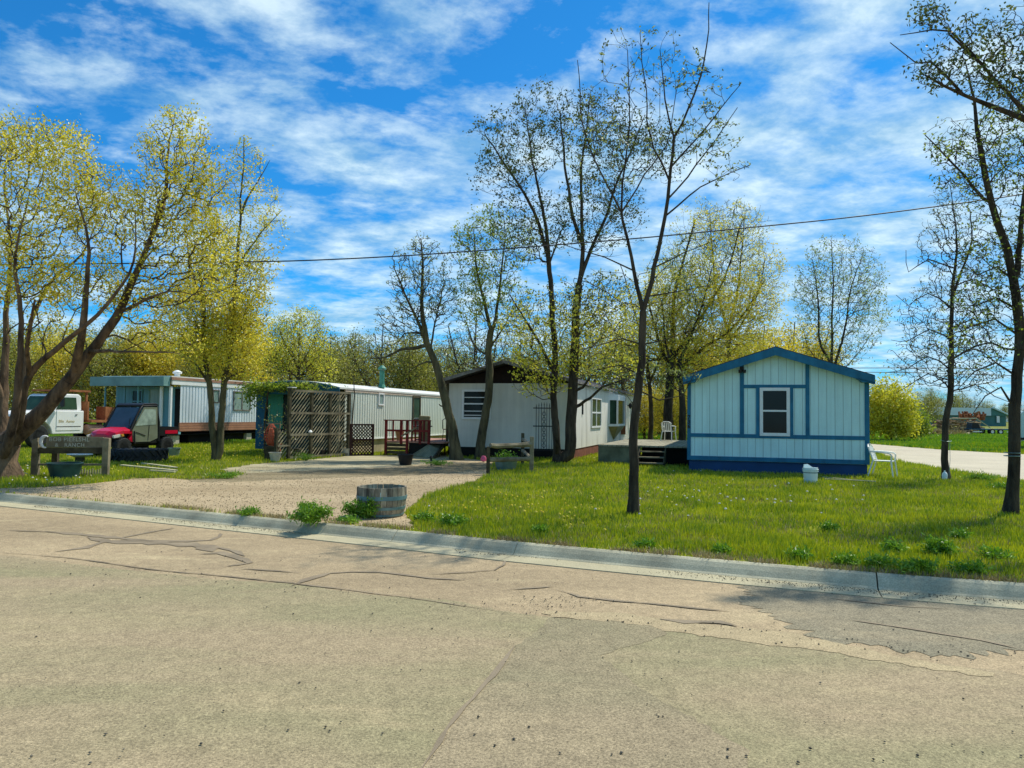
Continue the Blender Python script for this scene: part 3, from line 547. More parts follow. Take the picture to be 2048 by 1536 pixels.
# ---- middle home
P1 = Vector((2.09, 25.7, 0))     # its front right corner
W1 = 4.62
def mid_home():
    rx = Vector((math.cos(A), -math.sin(A), 0)); O = P1 - rx * W1
    t = thing('mobile_home', 'cream home with dark brown gable, shaded front and sunlit weathered side with bay window', 'house', O, -A)
    def w(px, py): return on_wall(O, A + math.pi / 2, px, py)
    def sd(px, py): return on_wall(P1, A, px, py)
    zb, ze, pk, L = 0.34, 2.62, 3.26, 16.6
    MB().box(0, W1, 0, .08, zb, ze).build('front_wall', 'midfront', t)
    MB().box(W1 - .08, W1, .081, L, zb, ze).box(0, .08, .081, L, zb, ze).build('side_wall', 'midside', t)
    MB().box(0, W1, L, L + .08, zb, ze).build('rear_wall', 'midfront', t)
    MB().prism([(0, ze + .001), (W1, ze + .001), (W1 / 2, pk)], .02, .07).build('gable', 'darkgable', t)
    MB().box(W1 - .06, W1 - .02, .02, L, 0, zb - .001).build('skirting', 'redskirt', t)
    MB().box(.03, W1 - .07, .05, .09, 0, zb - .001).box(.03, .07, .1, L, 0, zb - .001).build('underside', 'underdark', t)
    MB().box(-.04, .05, -.03, -.001, zb, ze).build('corner_board', 'darkwood', t)
    oh, fy = .16, .55; sl = (pk - ze) / (W1 / 2); top = lambda x: pk + .12 - sl * abs(x - W1 / 2); rf = MB()
    for a, b in ((-oh, W1 / 2), (W1 / 2, W1 + oh)):
        rf.add([(a, -fy, top(a)), (b, -fy, top(b)), (b, L + .3, top(b)), (a, L + .3, top(a)), (a, -fy, top(a) - .07), (b, -fy, top(b) - .07), (b, L + .3, top(b) - .07), (a, L + .3, top(a) - .07)], [(0, 1, 2, 3), (7, 6, 5, 4), (0, 4, 5, 1), (3, 2, 6, 7), (0, 3, 7, 4), (1, 5, 6, 2)])
    r = rf.build('roof', 'shingle', t)
    f = MB()
    for a, b in ((-oh, W1 / 2), (W1 / 2, W1 + oh)):
        f.beam((a, -fy - .02, top(a) - .03), (b, -fy - .02, top(b) - .03), .03, .11)
    f.box(W1 + oh, W1 + oh + .025, -fy, L + .3, ze - .0, ze + .075)
    f.build('fascia', 'fascia', r)
    x0, z1 = w(925, 779); x1, z0 = w(982, 839)
    front_window(t, x0, x1, z0, z1, 0, True, 'glass', 0.075, 'white', blinds=True)
    a, zt = sd(1182, 795); b, zz = sd(1201, 852); side_window(t, a, b, sd(1182, 856)[1], sd(1190, 795)[1], W1, 'hv', 'glassg', .07)
    # bay window
    a = sd(1217, 800)[0]; b = sd(1237, 800)[0]; z0 = sd(1217, 848)[1]; z1 = sd(1217, 800)[1]; d = .38
    bay = MB().prism([(W1 + .001, a), (W1 + d, a + .35), (W1 + d, b - .35), (W1 + .001, b)], z0 - .10, z0, 'z').prism([(W1 + .001, a), (W1 + d, a + .35), (W1 + d, b - .35), (W1 + .001, b)], z1, z1 + .25, 'z')
    for q in ((W1 + .02, a + .02), (W1 + d - .04, a + .35), (W1 + d - .04, b - .38), (W1 + .02, b - .05)): bay.box(q[0] - .035, q[0] + .035, q[1] - .035, q[1] + .035, z0, z1)
    bw = bay.build('bay_window', 'white', t)
    MB().prism([(W1 + .01, a + .05), (W1 + d - .06, a + .38), (W1 + d - .06, b - .38), (W1 + .01, b - .05)], z0 + .001, z1 - .001, 'z').build('pane', 'glassg', bw)
    vs = [(W1, a, z0 - .1), (W1 + d - .02, a + .35, z0 - .1), (W1 + d - .02, b - .35, z0 - .1), (W1, b, z0 - .1), (W1, (a + b) / 2, z0 - .75)]
    MB().add(vs, [(0, 1, 4), (1, 2, 4), (2, 3, 4), (0, 3, 2, 1)]).build('bay_apron', 'skirtstone', bw)
    a = sd(1242, 800)[0]; b = sd(1250, 800)[0]; z0, z1 = .62, 2.42
    dr = MB().box(W1 + .001, W1 + .05, a + .08, b, z0, z1).build('door', 'white', t)
    MB().box(W1, W1 + .22, a, a + .07, z0, z1 + .05).build('door_edge', 'rust', dr)
    MB().lathe([(0, 0), (.03, .01), (.03, .05), (0, .06)], (W1 + .08, a + .2, 1.55), 8).build('handle', 'iron', dr)
    y, z = sd(1255, 812); MB().box(W1, W1 + .1, y - .04, y + .04, z, z + .05).lathe([(.03, -.14), (.09, -.03), (.09, .05), (.03, .16)], (W1 + .14, y, z), 8).build('porch_light', 'iron', t)
    a = sd(1261, 800)[0]; b = sd(1268, 800)[0]; side_window(t, a, b, 1.25, 2.35, W1, 'hv', 'glass', .07)
    y = sd(1164, 800)[0]; MB().box(W1, W1 + .04, y, y + .10, 1.55, 2.05).build('thermometer', 'iron', t)
mid_home()
# ---- green fronted trailer
P2 = Vector((-5.91, 26.4, 0)); W2 = 3.65
def green_trailer():
    rx = Vector((math.cos(A), -math.sin(A), 0)); O = P2 - rx * W2
    t = thing('mobile_home', 'long cream ribbed trailer home with blue-green front and green flue on its roof', 'house', O, -A)
    w = lambda px, py: on_wall(O, A + math.pi / 2, px, py); sd = lambda px, py: on_wall(P2, A, px, py)
    L = 17.5; ze = 2.38; zb = .56; pk = 2.62
    mb = MB(); ribbed_y(mb, W2, .0, L, zb, ze - .12, .19, .02); mb.build('side_wall', 'cream', t)
    MB().box(0, .04, .05, L, zb, ze - .12).box(0, W2 - .03, L, L + .04, zb, ze).build('rear_wall', 'cream', t)
    MB().box(W2 - .03, W2 + .025, .0, L, ze - .12, ze).build('eave_trim', 'creamtrim', t)
    MB().box(W2 - .03, W2 + .03, .0, L, zb - .04, zb).build('sill_trim', 'white', t)
    MB().box(W2 - .10, W2 - .05, .0, L, 0, zb - .041).build('skirting', 'skirtstone', t)
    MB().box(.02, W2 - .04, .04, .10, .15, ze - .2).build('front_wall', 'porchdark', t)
    MB().box(-.0, .42, -.02, .039, .15, ze - .24).build('corner_panel', 'darkblue', t)
    a, b = w(537, 800)[0], w(566, 800)[0]
    MB().box(a, b, -.01, .039, .9, 2.2).build('front_panel', 'greendoor', t)
    # curved front fascia and roof
    n = 8; xs = [W2 * i / n for i in range(n + 1)]; zz = lambda x: pk - (pk - ze) * (abs(x - W2 / 2) / (W2 / 2)) ** 2
    rf = MB(); vs = []; fs = []
    for x in xs: vs += [(x * 1.02 - .03, -.45, zz(x) + .02), (x * 1.02 - .03, L, zz(x) + .02), (x * 1.02 - .03, -.45, zz(x) - .04), (x * 1.02 - .03, L, zz(x) - .04)]
    for i in range(n):
        k = 4 * i; fs += [(k, k + 4, k + 5, k + 1), (k + 2, k + 3, k + 7, k + 6), (k, k + 2, k + 6, k + 4), (k + 1, k + 5, k + 7, k + 3)]
    fs += [(0, 1, 3, 2), (4 * n, 4 * n + 2, 4 * n + 3, 4 * n + 1)]
    r = rf.add(vs, fs).build('roof', 'roofwhite', t)
    MB().prism([(x * 1.02 - .03, zz(x) - .0) for x in xs] + [(W2 + .04, ze - .24), (-.03, ze - .24)], -.49, -.452).build('fascia', 'darkblue', t)
    y, z = sd(786, 776); c = (W2 - .5, y, 0); ch = MB().lathe([(.10, 2.4), (.10, 3.25)], c, 12).lathe([(.17, 3.28), (.17, 3.33), (.05, 3.45)], c, 12).lathe([(.17, 2.55), (.11, 2.68)], c, 12)
    ch.build('flue', 'vent', r)
    a, z1 = sd(756.5, 786); b, z0 = sd(766.5, 811); side_window(t, a, b, z0, z1, W2, '', 'curtain', .05)
    a, z1 = sd(825, 791); b, _ = sd(840.5, 791); dr = MB(); side_ring(dr, a, b, zb + .1, z1, W2, .09, .04); d = dr.build('door', 'darkwood', t)
    MB().box(W2 - .01, W2 + .015, a + .08, b - .08, 1.35, z1 - .08).build('pane', 'glassg', d); MB().box(W2 - .01, W2 + .018, a + .08, b - .08, zb + .18, 1.3).build('door_panel', 'underdark', d)
    # porch post at the corner under the fascia
    MB().box(W2 - .06, W2 + .04, -.46, -.38, 0, ze - .24).build('porch_post', 'wood', t)
green_trailer()
# ---- white trailer with grey teal front
P3 = Vector((-15.03, 32.9, 0)); W3 = 3.75
def white_trailer():
    rx = Vector((math.cos(A), -math.sin(A), 0)); O = P3 - rx * W3
    t = thing('mobile_home', 'white ribbed trailer home with brown lower band and grey-teal shaded porch front', 'house', O, -A)
    w = lambda px, py: on_wall(O, A + math.pi / 2, px, py); sd = lambda px, py: on_wall(P3, A, px, py)
    L = 17; ze = 2.95; z1 = .98; zb = .58
    mb = MB(); ribbed_y(mb, W3, .55, L, z1, ze - .28, .2, .022); mb.build('side_wall', 'whitemetal', t)
    MB().box(0, .05, .7, L, zb, ze - .2).box(0, W3 - .03, L, L + .04, zb, ze).build('rear_wall', 'whitemetal', t)
    MB().box(W3 - .04, W3 + .01, .55, L, zb, z1 - .001).build('lower_band', 'brown', t)
    MB().box(W3 - .03, W3 + .03, .0, L, ze - .28, ze - .08).build('upper_trim', 'white', t)
    MB().box(W3 - .03, W3 + .05, -.05, L, ze - .08, ze + .05).build('eave_trim', 'browntrim', t)
    MB().box(-.02, W3 + .02, -.05, L, ze + .051, ze + .10).build('roof', 'roofwhite', t)
    MB().box(-.35, W3 - .04, -.45, -.05, ze - .36, ze + .05).build('fascia', 'tealfascia', t)
    MB().box(.06, W3 - .05, .65, .7, zb, ze - .37).build('front_wall', 'tealwall', t)
    MB().box(-.02, W3, -.02, .64, zb - .12, zb - .001).build('porch_floor', 'tealwall', t)
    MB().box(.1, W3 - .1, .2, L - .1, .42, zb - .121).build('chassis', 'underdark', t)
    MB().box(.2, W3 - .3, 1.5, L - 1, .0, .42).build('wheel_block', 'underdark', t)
    for x in (W3 - .12, W3 - .62): MB().box(x, x + .1, -.02, .08, zb, ze - .37).build('porch_post', 'white', t)
    for x in (.05, 1.15, 1.9): MB().box(x, x + .06, -.02, .04, zb, ze - .37).build('porch_post', 'tealwall', t)
    front_window(t, 1.0, 1.6, 1.35, 2.45, .64, True, 'glass', .05, 'tealwall'); front_window(t, 1.95, 2.75, 1.15, 2.5, .64, False, 'curtain', .06, 'tealfascia')
    d = MB().box(W3 - .32, W3 - .06, .58, .645, zb, 2.5).build('door', 'underdark', t)
    a, zt = sd(466.5, 782); b, z0 = sd(500, 822); side_window(t, a, b, sd(467, 821)[1], zt, W3, 'v', 'curtain', .05, 'fascia')
    a, zt = sd(425.5, 779); b, z0 = sd(437.5, 806); side_window(t, a, b, z0, zt, W3, '', 'curtain', .05, 'fascia')
    y = sd(369, 755)[0]; MB().lathe([(.12, ze + .1), (.12, ze + .22), (.2, ze + .25), (.2, ze + .32), (.05, ze + .4)], (W3 - .4, y, 0), 12).build('roof_vent', 'white', t)
    # concrete blocks under
    for s_ in (0.3, 5.5): MB().box(W3 - .45, W3 - .12, s_, s_ + .4, 0, .4).build('block_pier', 'stonepot', t)
white_trailer()
# far teal building
p = G(1990, 851); T = thing('metal_building', 'distant teal building with long pale roof, beyond the lumber heap', 'building', (at(1865, 851, 205).x, 205, 0), 0)
wx = (2012 - 1865) * 205 / 1490
MB().box(0, wx, 0, 12, 0, 2.9).build('wall', 'tealhouse', T)
MB().prism([(-.5, 2.9), (wx * .78, 2.9), (wx * .78, 5.0), (wx * .1, 5.0)], -.6, 12.6).build('roof', 'farroof', T)
MB().prism([(wx * .70, 2.9), (wx + .6, 2.9), (wx * .80, 5.05)], -.4, 12).build('gable', 'tealhouse', T)
MB().beam((wx * .80, -.7, 5.1), (wx + 1.0, -.7, 2.95), .5, .35).build('rake_trim', 'farroof', T)
MB().box(wx * .86, wx * .90, -.45, -.41, 1.0, 2.8).build('window', 'white', T)
# ------------------------------------------------------------------ trees
def rings(Pa, Pb, ra, rb, n):
    d = Pb - Pa; L = np.linalg.norm(d, axis=1, keepdims=True); L[L < 1e-6] = 1e-6; d = d / L
    ref = np.where(np.abs(d[:, 2:3]) > 0.9, np.array([[1., 0, 0]]), np.array([[0, 0, 1.]])); x = np.cross(d, ref); x /= np.linalg.norm(x, axis=1, keepdims=True); y = np.cross(d, x)
    m_ = len(Pa); V = np.zeros((m_, 2 * n, 3))
    for k in range(n):
        a = 2 * math.pi * k / n; o = x * math.cos(a) + y * math.sin(a); V[:, k] = Pa + o * ra[:, None]; V[:, n + k] = Pb + o * rb[:, None]
    base = (np.arange(m_) * 2 * n)[:, None]; Fs = []
    for k in range(n): Fs.append(base + np.array([[k, (k + 1) % n, n + (k + 1) % n, n + k]]))
    return V.reshape(-1, 3), np.concatenate(Fs, 0)
def leaves(P, ln, wd, rng, droop=0.0, up=0.0):
    n = len(P); a = rng.normal(size=(n, 3)); a[:, 2] += up - droop; a /= np.linalg.norm(a, axis=1, keepdims=True)
    b = np.cross(a, rng.normal(size=(n, 3))); b /= np.linalg.norm(b, axis=1, keepdims=True)
    L = ln * (0.6 + 0.8 * rng.random((n, 1))); W = wd * (0.6 + 0.8 * rng.random((n, 1)))
    V = np.stack([P, P + a * L * .5 + b * W * .5, P + a * L, P + a * L * .5 - b * W * .5], 1).reshape(-1, 3)
    return V, np.arange(4 * n).reshape(n, 4)
def make_tree(name, label, base, limbs, blobs, N, tomap, seed=1, bf=0.25, upb=0.4, lift=0.08, seg=0.28, tip=0.006, bark='bark', twig='twig', leaf='lf_spring', nleaf=3, ll=0.07, lw=0.035, spread=0.10, lprob=0.8, droop=0.0, sag=0.0, zmin=1.6, group=None, cat='tree', maxr=0.012, exp_=2.35, jit=0.05, shoots=0.0, lup=0.3, leaf2=None, ellz=1.0, splitz=None):
    rng = np.random.default_rng(seed); random.seed(seed); base = np.array(base)
    root = thing(name, label, cat, tuple(base), 0, group)
    pos = []; par = []; pl = []; fix = []; isl = []
    limb_tubes = []
    for li, (r0, r1, pts) in enumerate(limbs):
        P = catmull([tomap(*p) for p in pts], 0.22); n = len(P)
        start = None
        if pos:
            d = np.linalg.norm(np.array(pos) - P[0], axis=1); start = int(d.argmin()); P[0] = np.array(pos[start])
        wob = rng.normal(size=(n, 3)).cumsum(0) * 0.012; wob -= np.linspace(0, 1, n)[:, None] * wob[-1]
        P = [p + w_ * (0 if i == 0 else 1) for i, (p, w_) in enumerate(zip(P, wob))]
        R = []
        for i in range(n):
            u = i / max(1, n - 1); r = r0 + (r1 - r0) * u ** 0.85
            if li == 0 and P[i][2] - P[0][2] < 0.5: r *= 1 + 0.45 * (1 - (P[i][2] - P[0][2]) / 0.5) ** 2
            R.append(r)
        for i in range(n):
            if i == 0 and start is not None: prev = start; continue
            pos.append(P[i]); par.append(prev if (i or start is not None) else -1); pl.append((pl[par[-1]] + np.linalg.norm(P[i] - pos[par[-1]])) if par[-1] >= 0 else 0.0); fix.append(R[i]); isl.append(True); prev = len(pos) - 1
        if li == 0: P[0] = P[0] - np.array([0, 0, .1])
        limb_tubes.append((P, R))
    nl = len(pos); cap = nl + N * 14 + 10
    X = np.zeros((cap, 3)); X[:nl] = pos; PL = np.zeros(cap); PL[:nl] = pl; PA = np.full(cap, -1, int); PA[:nl] = par; FX = np.zeros(cap); FX[:nl] = fix; ok = np.zeros(cap, bool); ok[:nl] = X[:nl, 2] > base[2] + zmin; cnt = nl
    wts = np.array([b[4] if len(b) > 4 else b[2] * b[3] for b in blobs], float); wts /= wts.sum(); pts = []
    for b, wt in zip(blobs, wts):
        k = max(3, int(round(N * wt))); u = rng.normal(size=(k, 3)); u /= np.linalg.norm(u, axis=1, keepdims=True); u *= rng.random((k, 1)) ** (1 / 2.6)
        dd = b[5] if len(b) > 5 else 0.0
        for q in u:
            c0 = tomap(b[0], b[1], dd); ex = tomap(b[0] + b[2], b[1], dd); rxm = np.linalg.norm(np.array(ex) - np.array(c0))
            pts.append(np.array(tomap(b[0] + b[2] * q[0], b[1] + b[3] * q[2], dd + rxm * 0.85 * ellz * q[1])))
    pts = np.array(pts); pts = pts[pts[:, 2] > base[2] + 0.4]
    d = np.array([np.linalg.norm(X[:nl][ok[:nl]] - p, axis=1).min() for p in pts]); order = np.argsort(d * (1 + .25 * rng.random(len(d))))
    for i in order:
        p = pts[i]; v = X[:cnt] - p; dist = np.sqrt((v * v).sum(1)); cost = dist + bf * PL[:cnt] + upb * np.maximum(0, v[:, 2] + dist * .25) + np.where(ok[:cnt], 0, 1e6)
        j = int(cost.argmin()); L = dist[j]
        if L < 0.05: continue
        k = int(min(12, max(2, L / seg))); 
        pd = X[j] - X[PA[j]] if PA[j] >= 0 else np.array([0, 0, 1.]); pdn = np.linalg.norm(pd); pd = pd / pdn if pdn > 1e-6 else np.array([0, 0, 1.])
        c = X[j] + pd * L * .30 + (p - X[j]) * .25 + np.array([0, 0, lift * L]); prev = j; pp = X[j]
        for q in range(1, k + 1):
            t = q / k; w_ = (1 - t) ** 2 * X[j] + 2 * t * (1 - t) * c + t * t * p + (rng.normal(size=3) * jit * L / k if q < k else 0)
            w_[2] -= sag * L * t * t
            X[cnt] = w_; PA[cnt] = prev; PL[cnt] = PL[prev] + np.linalg.norm(w_ - pp); ok[cnt] = True; pp = w_; prev = cnt; cnt += 1
        if cnt > cap - 14: break
    X = X[:cnt]; PA = PA[:cnt]; FX = FX[:cnt]
    acc = np.zeros(cnt); r = np.zeros(cnt); haskid = np.zeros(cnt, bool); haskid[PA[PA >= 0]] = True
    te = tip ** exp_
    for i in range(cnt - 1, -1, -1):
        if not haskid[i]: acc[i] += te
        r[i] = acc[i] ** (1 / exp_)
        if FX[i] == 0 and PA[i] >= 0: acc[PA[i]] += acc[i] * 1.0 + te * .02
    for i in range(nl, cnt):
        p_ = PA[i]; lim = FX[p_] * .55 if p_ < nl else r[p_]
        r[i] = max(tip * .7, min(r[i], lim))
    idx = np.arange(nl, cnt); pa = PA[idx]; ra = np.where(pa < nl, r[idx], r[pa]); off = X - base
    tmb = MB()
    for P, R in limb_tubes:
        tmb.tube([Vector(p - base) for p in P], R, 10 if R[0] > .05 else 6, noise=0.05)
    tr = tmb.build('trunk', bark, root, smooth=True)
    V1, F1 = rings(off[pa], off[idx], ra, r[idx], 3)
    br = mesh_np('branches', V1, F1, twig, root, smooth=True)
    if nleaf:
        thin = idx[(r[idx] < maxr)]; thin = thin[rng.random(len(thin)) < lprob]
        if shoots:   # leaves in little whorls at nodes
            P = np.repeat(off[thin], nleaf, 0) + rng.normal(size=(len(thin) * nleaf, 3)) * spread * .25
        else:
            P = np.repeat(off[thin], nleaf, 0) + rng.normal(size=(len(thin) * nleaf, 3)) * spread
        if leaf2:
            perm = rng.permutation(len(P)); h = len(P) // 2
            if splitz: perm = np.argsort(-(P[:, 2] + rng.normal(0, splitz[1], len(P)))); h = int((P[:, 2] > splitz[0]).sum())
            V, Fa = leaves(P[perm[:h]], ll, lw, rng, droop, lup); mesh_np('crown', V, Fa, leaf, root); V, Fa = leaves(P[perm[h:]], ll, lw, rng, droop, lup); mesh_np('crown', V, Fa, leaf2, root)
        else:
            V, Fa = leaves(P, ll, lw, rng, droop, lup); mesh_np('crown', V, Fa, leaf, root)
    return root
def pxmap(D): return lambda x, y, dd=0.0: np.array(at(x, y, D + dd))
def ptree(label, bx, by, limbs, blobs, N, name='tree', **k):
    g = G(bx, by); return make_tree(name, label, g, limbs, blobs, N, pxmap(g.y), **k)
# A: big multi stemmed tree on the left
ptree('huge many-limbed tree with yellow-green leaves and a leaning bare trunk, beside the carved ranch sign', -5, 957,
      [(0.40, 0.27, [(-5, 957), (0, 918), (14, 884)]), (0.22, 0.14, [(14, 884), (50, 852), (86, 819), (110, 792), (137, 762)]), (0.135, 0.035, [(137, 762), (175, 708), (232, 635), (275, 540), (305, 470), (320, 400)]), (0.065, 0.006, [(305, 470), (330, 390, .4), (338, 300, .5), (350, 225, .6)]),
       (0.11, 0.007, [(150, 745), (163, 660, -.5), (175, 560, -.6), (176, 480, -.8), (150, 380, -1)]), (0.07, 0.007, [(175, 712), (215, 660, .8), (255, 600, 1.2), (290, 520, 1.5), (370, 450, 1.8)]),
       (0.10, 0.007, [(30, 880), (45, 830, -.3), (60, 755, -.4), (107, 705, -.6), (170, 648, -.9), (225, 590, -1), (262, 525, -1.2), (270, 420, -1.3)]), (0.16, 0.06, [(-5, 945), (4, 850, .5), (8, 740, .7), (12, 650, .8)]), (.06, .007, [(12, 650, .8), (22, 500, 1), (10, 380, 1.2), (20, 280, 1.4)]),
       (0.11, 0.007, [(5, 925), (30, 850, .8), (52, 740, 1), (60, 640, 1.2), (98, 560, 1.5), (160, 510, 1.8), (200, 430, 2)]), (0.11, .007, [(5, 925, -.2), (26, 850, -.5), (34, 760, -.7), (40, 640, -.8), (30, 500, -1), (60, 380, -1)]),
       (.05, .006, [(172, 700), (230, 698, -1), (310, 700, -1.6), (360, 707, -2)]), (.05, .006, [(240, 625), (290, 600, -1), (340, 585, -1.3), (400, 590, -1.6)]), (.06, .02, [(60, 745, -.4), (50, 690, -1.2), (70, 600, -2)]), (.07, .02, [(5, 800, .5), (-40, 650, .5), (-80, 480, .5)])],
      [(60, 380, 140, 150), (200, 420, 100, 110), (350, 310, 85, 105), (340, 450, 110, 110), (30, 540, 110, 90), (160, 560, 110, 70), (420, 400, 60, 90), (420, 540, 90, 90), (300, 590, 110, 60), (-100, 450, 80, 180), (120, 300, 80, 60), (330, 680, 90, 40), (90, 660, 60, 60, 2500), (20, 270, 50, 50)],
      4600, seed=11, bark='bark2', twig='twig', leaf='lf_yellow', leaf2='lf_spring', nleaf=14, ll=.062, lw=.036, spread=.085, tip=.0042, zmin=2.2, bf=.18, group=None, lprob=.36, cat='tree', maxr=.011, name='large_tree')
# B: twin trunk tree by the white trailer
ptree('twin-stemmed tree with yellow-green crown standing before the white trailer side', 435, 920,
      [(.115, .05, [(432, 920), (424, 850), (420, 770), (410, 700), (405, 620), (400, 540)]), (.12, .012, [(440, 918), (441, 840), (447, 765), (458, 690), (465, 600), (470, 540), (478, 440), (486, 340), (488, 275)]), (.045, .006, [(420, 770), (385, 720), (350, 690)]), (.045, .006, [(447, 765), (475, 745), (500, 740)]), (.045, .006, [(480, 430), (505, 380), (540, 320)]), (.045, .006, [(470, 540), (520, 470), (565, 420)]), (.045, .006, [(405, 620), (380, 520), (370, 440)])],
      [(440, 560, 90, 130, 9000), (450, 690, 100, 70, 9500), (480, 620, 70, 60, 4500), (380, 640, 60, 80, 4500), (485, 360, 45, 90, 1100), (530, 440, 45, 90, 900), (520, 540, 40, 50, 700)],
      2400, seed=12, bark='barkg', leaf='lf_yellow', leaf2='lf_spring', nleaf=16, ll=.075, lw=.042, spread=.12, tip=.005, bf=.22, lprob=.40, maxr=.012, name='twin_stem_tree')
# C: bright tree above the green trailer
ptree('bright green upswept small tree rising behind the green-fronted trailer', 598, 885,
      [(.16, .06, [(598, 885), (598, 800), (597, 740)]), (.045, .006, [(597, 740), (570, 690), (550, 640)]), (.045, .006, [(597, 740), (598, 680), (600, 620)]), (.045, .006, [(597, 740), (625, 690), (640, 640)]), (.04, .012, [(597, 760), (560, 720), (530, 700)])],
      [(598, 680, 66, 72, 4200), (550, 720, 40, 40, 1200), (640, 740, 36, 36, 800), (560, 660, 30, 30, 500)], 1500, seed=13, upb=1.6, leaf='lf_spring', nleaf=3, ll=.12, lw=.05, spread=.13, tip=.008, maxr=.02, lprob=.8, name='small_tree')
# E: leaning bare tree
ptree('leaning almost bare tree propped before the left corner of the cream home', 914, 919,
      [(.19, .09, [(914, 919), (907, 860), (896, 815), (886, 770), (872, 725), (855, 690), (848, 650)]), (.08, .02, [(848, 650), (845, 600), (846, 540), (842, 480)]), (.07, .02, [(855, 690), (835, 640), (812, 590), (790, 540)]), (.07, .02, [(846, 695), (800, 700, -.3), (770, 715, -.3), (740, 716, -.4)]), (.04, .012, [(860, 705), (868, 650), (880, 600), (890, 560)]), (.045, .006, [(868, 720), (840, 730), (815, 745)]), (.04, .012, [(840, 668), (810, 668), (790, 700)]), (.035, .015, [(890, 815), (882, 812), (878, 808)])],
      [(840, 560, 70, 90, 5200), (800, 640, 60, 50, 1800), (880, 600, 40, 60, 1400), (842, 490, 25, 30, 300), (760, 700, 35, 35, 500)], 1300, seed=14, bark='barkg', leaf='lf_bud', twig='twigd', nleaf=2, ll=.075, lw=.045, spread=.05, tip=.007, upb=.7, lprob=.4, maxr=.012, name='leaning_tree')
# F: tree before the middle window
ptree('slim upright tree with sparse green leaves before the cream home window', 961, 917,
      [(.17, .11, [(961, 917), (968, 850), (979, 790), (980, 740), (978, 690), (982, 660)]), (.07, .02, [(982, 660), (968, 600), (955, 540), (948, 470)]), (.07, .02, [(980, 680), (992, 620), (1000, 560), (1010, 480)]), (.045, .006, [(978, 700), (1010, 650), (1035, 600)]), (.045, .015, [(979, 715), (950, 690), (930, 640)]), (.05, .01, [(979, 745), (958, 735), (940, 725)])],
      [(960, 500, 65, 75, 3800), (1000, 590, 70, 70, 3200), (940, 600, 50, 60, 1800), (1040, 480, 40, 60, 1000), (985, 430, 50, 30, 600), (925, 470, 25, 25, 300), (1040, 650, 40, 40, 700)], 1600, seed=15, splitz=(4.6, .8), bark='barkg', leaf='lf_green', leaf2='lf_spring', nleaf=6, ll=.10, lw=.05, spread=.09, tip=.0045, lprob=.26, bf=.22, name='slim_tree')
# G: big twin stem centre tree
ptree('tall double-trunked tree with dark sparse leaves at the corner of the cream home', 1126, 925,
      [(.13, .075, [(1114, 925), (1113, 860), (1110, 790), (1112, 720), (1106, 640), (1100, 560), (1096, 500)]), (.20, .115, [(1138, 923), (1141, 850), (1145, 770), (1149, 690), (1152, 620), (1158, 570)]), (.07, .012, [(1096, 500), (1088, 430), (1078, 370), (1064, 300), (1050, 220)]), (.07, .02, [(1096, 510), (1075, 440), (1050, 390), (1010, 330), (970, 270)]),
       (.085, .012, [(1158, 570), (1165, 490), (1162, 420), (1160, 340), (1170, 260), (1180, 190)]), (.075, .012, [(1158, 570), (1180, 500), (1210, 430), (1230, 370), (1260, 300), (1290, 230)]), (.07, .02, [(1165, 490), (1140, 400), (1130, 320), (1120, 220)]), (.07, .02, [(1112, 760), (1080, 690), (1050, 640), (1020, 590)]),
       (.06, .02, [(1150, 815), (1180, 795, -.5), (1205, 772, -.9), (1250, 756, -1.1), (1262, 735, -1.2)]), (.06, .03, [(1150, 790), (1165, 775, -.3), (1180, 755, -.5)]), (.08, .05, [(1114, 915), (1112, 870, -.5), (1113, 858, -.5)]), (.045, .006, [(1096, 540), (1120, 470), (1140, 430)])],
      [(1040, 290, 85, 95, 5000), (1000, 350, 60, 60, 1600), (1090, 210, 60, 55, 1500), (1180, 260, 85, 90, 5000), (1270, 290, 70, 80, 3200), (1200, 420, 100, 100, 6000), (1060, 450, 85, 80, 4000), (1330, 300, 60, 70, 1600), (1100, 660, 110, 90, 9500), (1210, 620, 80, 80, 6500), (1210, 730, 80, 40, 3200), (1080, 750, 60, 50, 2600), (960, 260, 25, 25, 200)],
      6200, seed=16, splitz=(5.2, .9), leaf='lf_dark', leaf2='lf_spring', twig='twigd', nleaf=7, ll=.085, lw=.05, spread=.085, tip=.004, lprob=.24, bf=.2, maxr=.011, name='double_trunk_tree')
